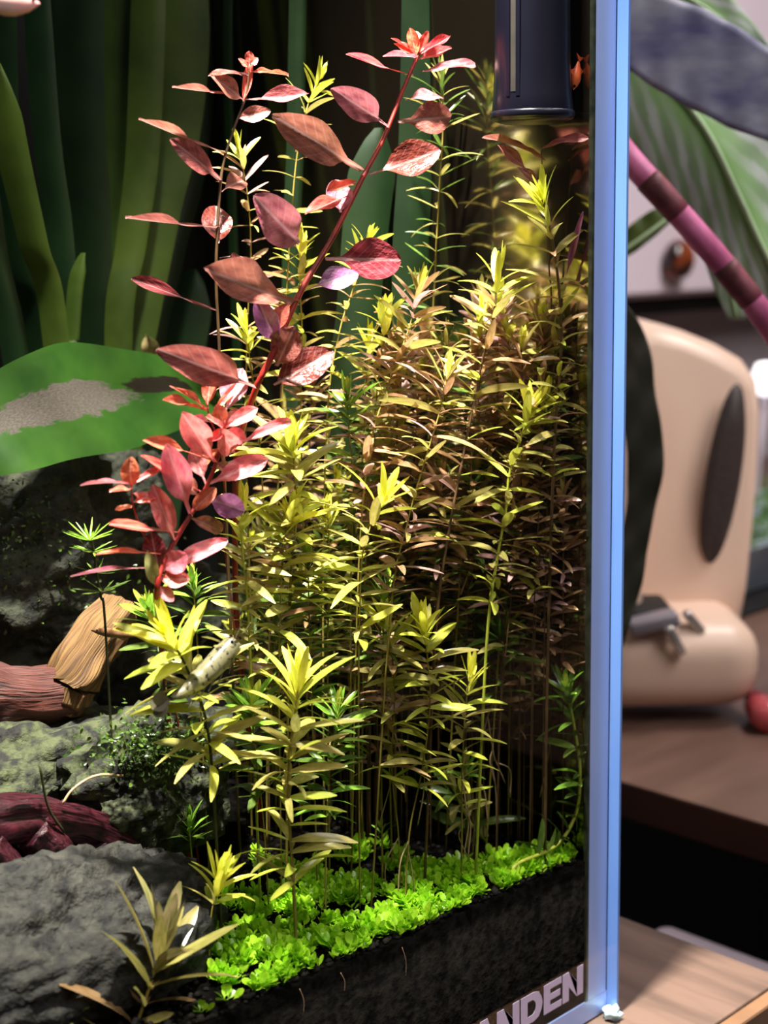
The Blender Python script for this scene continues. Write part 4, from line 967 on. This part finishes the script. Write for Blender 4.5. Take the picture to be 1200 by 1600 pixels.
# houseplant with big striped leaves
def striped():
    m = bpy.data.materials.new('striped_leaf'); m.use_nodes = True; nt = m.node_tree; N = nt.nodes; L = nt.links
    b = N['Principled BSDF']; out = N['Material Output']; b.inputs['Roughness'].default_value = .4
    uv = N.new('ShaderNodeUVMap'); sx = N.new('ShaderNodeSeparateXYZ'); L.new(uv.outputs[0], sx.inputs[0])
    ab = N.new('ShaderNodeMath'); ab.operation = 'ABSOLUTE'; L.new(sx.outputs[1], ab.inputs[0])
    mu = N.new('ShaderNodeMath'); mu.operation = 'MULTIPLY_ADD'; mu.inputs[1].default_value = -.32; L.new(ab.outputs[0], mu.inputs[0]); L.new(sx.outputs[0], mu.inputs[2])
    nz = N.new('ShaderNodeTexNoise'); nz.inputs['Scale'].default_value = 5; L.new(uv.outputs[0], nz.inputs['Vector'])
    ad = N.new('ShaderNodeMath'); ad.operation = 'MULTIPLY_ADD'; ad.inputs[1].default_value = .10; L.new(nz.outputs['Fac'], ad.inputs[0]); L.new(mu.outputs[0], ad.inputs[2])
    sn = N.new('ShaderNodeMath'); sn.operation = 'MULTIPLY'; sn.inputs[1].default_value = 48; L.new(ad.outputs[0], sn.inputs[0])
    s2 = N.new('ShaderNodeMath'); s2.operation = 'SINE'; L.new(sn.outputs[0], s2.inputs[0])
    cr = N.new('ShaderNodeValToRGB'); cr.color_ramp.elements[0].position = .30; cr.color_ramp.elements[1].position = .75
    cr.color_ramp.elements[0].color = lin(156,186,146); cr.color_ramp.elements[1].color = lin(200,210,204)
    mr = N.new('ShaderNodeMapRange'); mr.inputs[1].default_value = -1; L.new(s2.outputs[0], mr.inputs[0]); L.new(mr.outputs[0], cr.inputs[0])
    # green band next to the midrib
    st = N.new('ShaderNodeMapRange'); st.inputs[1].default_value = .05; st.inputs[2].default_value = .42; L.new(ab.outputs[0], st.inputs[0])
    mx = N.new('ShaderNodeMixRGB'); mx.inputs[1].default_value = lin(150,200,116); L.new(st.outputs[0], mx.inputs[0]); L.new(cr.outputs[0], mx.inputs[2])
    L.new(mx.outputs[0], b.inputs['Base Color'])
    tr = N.new('ShaderNodeBsdfTranslucent'); L.new(mx.outputs[0], tr.inputs[0]); ms = N.new('ShaderNodeMixShader'); ms.inputs[0].default_value = .3
    L.new(b.outputs[0], ms.inputs[1]); L.new(tr.outputs[0], ms.inputs[2]); L.new(ms.outputs[0], out.inputs[0])
    return m
M['striped'] = striped()
M['underside'] = mat('purple_leaf_underside', lin(88,88,138), lin(178,182,196), scale=40, detail=3, lo=.3, hi=.75, rough=.5, trans=.3, stretch=(1,1,2.2))
M['midrib'] = mat('pale_midrib', lin(176,206,160), lin(190,216,176), scale=50, rough=.4)
M['darkleaf'] = mat('dark_leaf', lin(28,32,20), lin(52,50,34), scale=20, rough=.6, trans=.08)
def bigleaf(root, mid, a_side, b_side, m, name='leaf', rib=None, wave=.0006):
    """mid: points; a_side/b_side: functions t -> offset vector of each margin"""
    pts = catmull(mid, 8); n = len(pts); vs = []; uv = []; K = 6; o0 = pts[0]
    for i, p in enumerate(pts):
        t = i/(n-1)
        for j in range(-K, K+1):
            s = j/K; off = (b_side(t) if s > 0 else a_side(t))*abs(s)
            vs.append(p+off+FW*(wave*math.sin(i*1.1+s*2)*abs(s))-o0); uv.append((t, s))
    fs = []
    for i in range(n-1):
        for j in range(2*K): a = i*(2*K+1)+j; fs.append((a, a+1, a+2*K+2, a+2*K+1))
    me = mesh(name, vs, fs, m); ul = me.uv_layers.new(name='UVMap')
    for lp_ in me.loops: ul.data[lp_.index].uv = uv[lp_.vertex_index]
    o = link(name, me, root, Matrix.Translation(o0))
    md = o.modifiers.new('thickness', 'SOLIDIFY'); md.thickness = .0004
    if rib: tube('midrib', [p-FW*.0008 for p in mid], rib, M['midrib'], o, 6, 6)
    return o
def houseplant():
    D = .50; s = D/F
    pot = Vector(Z(1420, 1120, 0)); pot.z = 0
    root = empty('houseplant', pot, 'potted houseplant with large striped leaves and a pink stalk at the upper right', 'houseplant')
    pr = [(.028, 0), (.034, .004), (.042, .07), (.044, .078), (.040, .078), (.038, .07)]
    vs, fs = lathe_data(pr, 28); link('pot', mesh('pot', vs, fs, mat('terracotta', lin(150,90,66), lin(170,106,80), scale=30, rough=.8)), root, Matrix.Translation(pot))
    def q(x, y, d=D): return Q(x, y, d)
    pk = [q(905, 140, .455), q(975, 238, .455), q(1050, 322, .455), q(1130, 414, .46), q(1205, 512, .465), q(1300, 660, .50), pot+Vector((0, 0, .07))]
    st = tube('stalk', pk, 20*s*.92, M['pink_stem'], root, 12, 8)
    cp = catmull(pk, 8)
    for i0, i1 in ((12, 17), (24, 29)):
        o = tube('sheath', cp[i0:i1+1], lambda t: 20.8*s*.92*(1.04-.05*t), M['sheath'], st, 12, 0); o['label'] = 'brown papery sheath'
    # big leaf: left half hangs down, right half spreads up and right
    mid = [q(930, 40), q(1000, 92), q(1060, 150), q(1108, 214), q(1150, 300), q(1192, 390), q(1250, 500)]
    e = lambda t: math.sin(math.pi*min(.97, .15+.8*t))
    bigleaf(root, mid, lambda t: (-CR*.10+(-CU)*1.0)*(185*s*e(t)*(1-.35*t))+FW*.004, lambda t: (CR*.85+CU*.35)*(150*s*e(t))+FW*.012, M['striped'], rib=5*s)
    # second striped leaf lower right
    mid = [q(1085, 190, .54), q(1115, 300, .54), (q(1132, 400, .54)), q(1150, 500, .545)]
    bigleaf(root, mid, lambda t: -CR*(42*s*math.sin(math.pi*(.15+.75*t))), lambda t: CR*(52*s*math.sin(math.pi*(.15+.75*t))), M['striped'], rib=3*s)
    # top leaf with purple underside
    mid = [q(930, 20, .47), q(1020, 62, .47), q(1100, 100, .47), q(1190, 148, .47), q(1290, 190, .47)]
    bigleaf(root, mid, lambda t: -CU*(70*s*math.sin(math.pi*(.2+.6*t)))-CR*10*s, lambda t: CU*(72*s*math.sin(math.pi*(.2+.6*t)))+CR*18*s, M['underside'])
    # pale striped upper leaf
    mid = [q(940, -40, .56), q(1060, -10, .56), q(1160, 60, .56), q(1240, 140, .56)]
    bigleaf(root, mid, lambda t: -CU*60*s*math.sin(math.pi*(.15+.8*t)), lambda t: CU*60*s*math.sin(math.pi*(.15+.8*t)), M['striped'], rib=3*s)
    # green leaf behind the stalk
    mid = [q(930, 420, .58), q(985, 385, .58), q(1030, 352, .58), q(1075, 318, .58)]
    bigleaf(root, mid, lambda t: -CU*16*s*math.sin(math.pi*(.15+.8*t)), lambda t: CU*40*s*math.sin(math.pi*(.15+.8*t)), mat('olive_leaf', lin(62,84,30), lin(96,110,48), scale=30, rough=.4, trans=.2), rib=4*s)
    # dark hanging leaf in front of the appliance
    mid = [q(958, 470, .52), q(992, 560, .52), q(1002, 680, .52), q(998, 800, .52), q(982, 910, .52), q(968, 1010, .52)]
    bigleaf(root, mid, lambda t: -CR*(30+8*math.sin(t*9))*s*math.sin(math.pi*(.2+.74*t)), lambda t: CR*(32+5*math.sin(t*17))*s*math.sin(math.pi*(.2+.74*t)), M['darkleaf'], wave=.001)
houseplant()
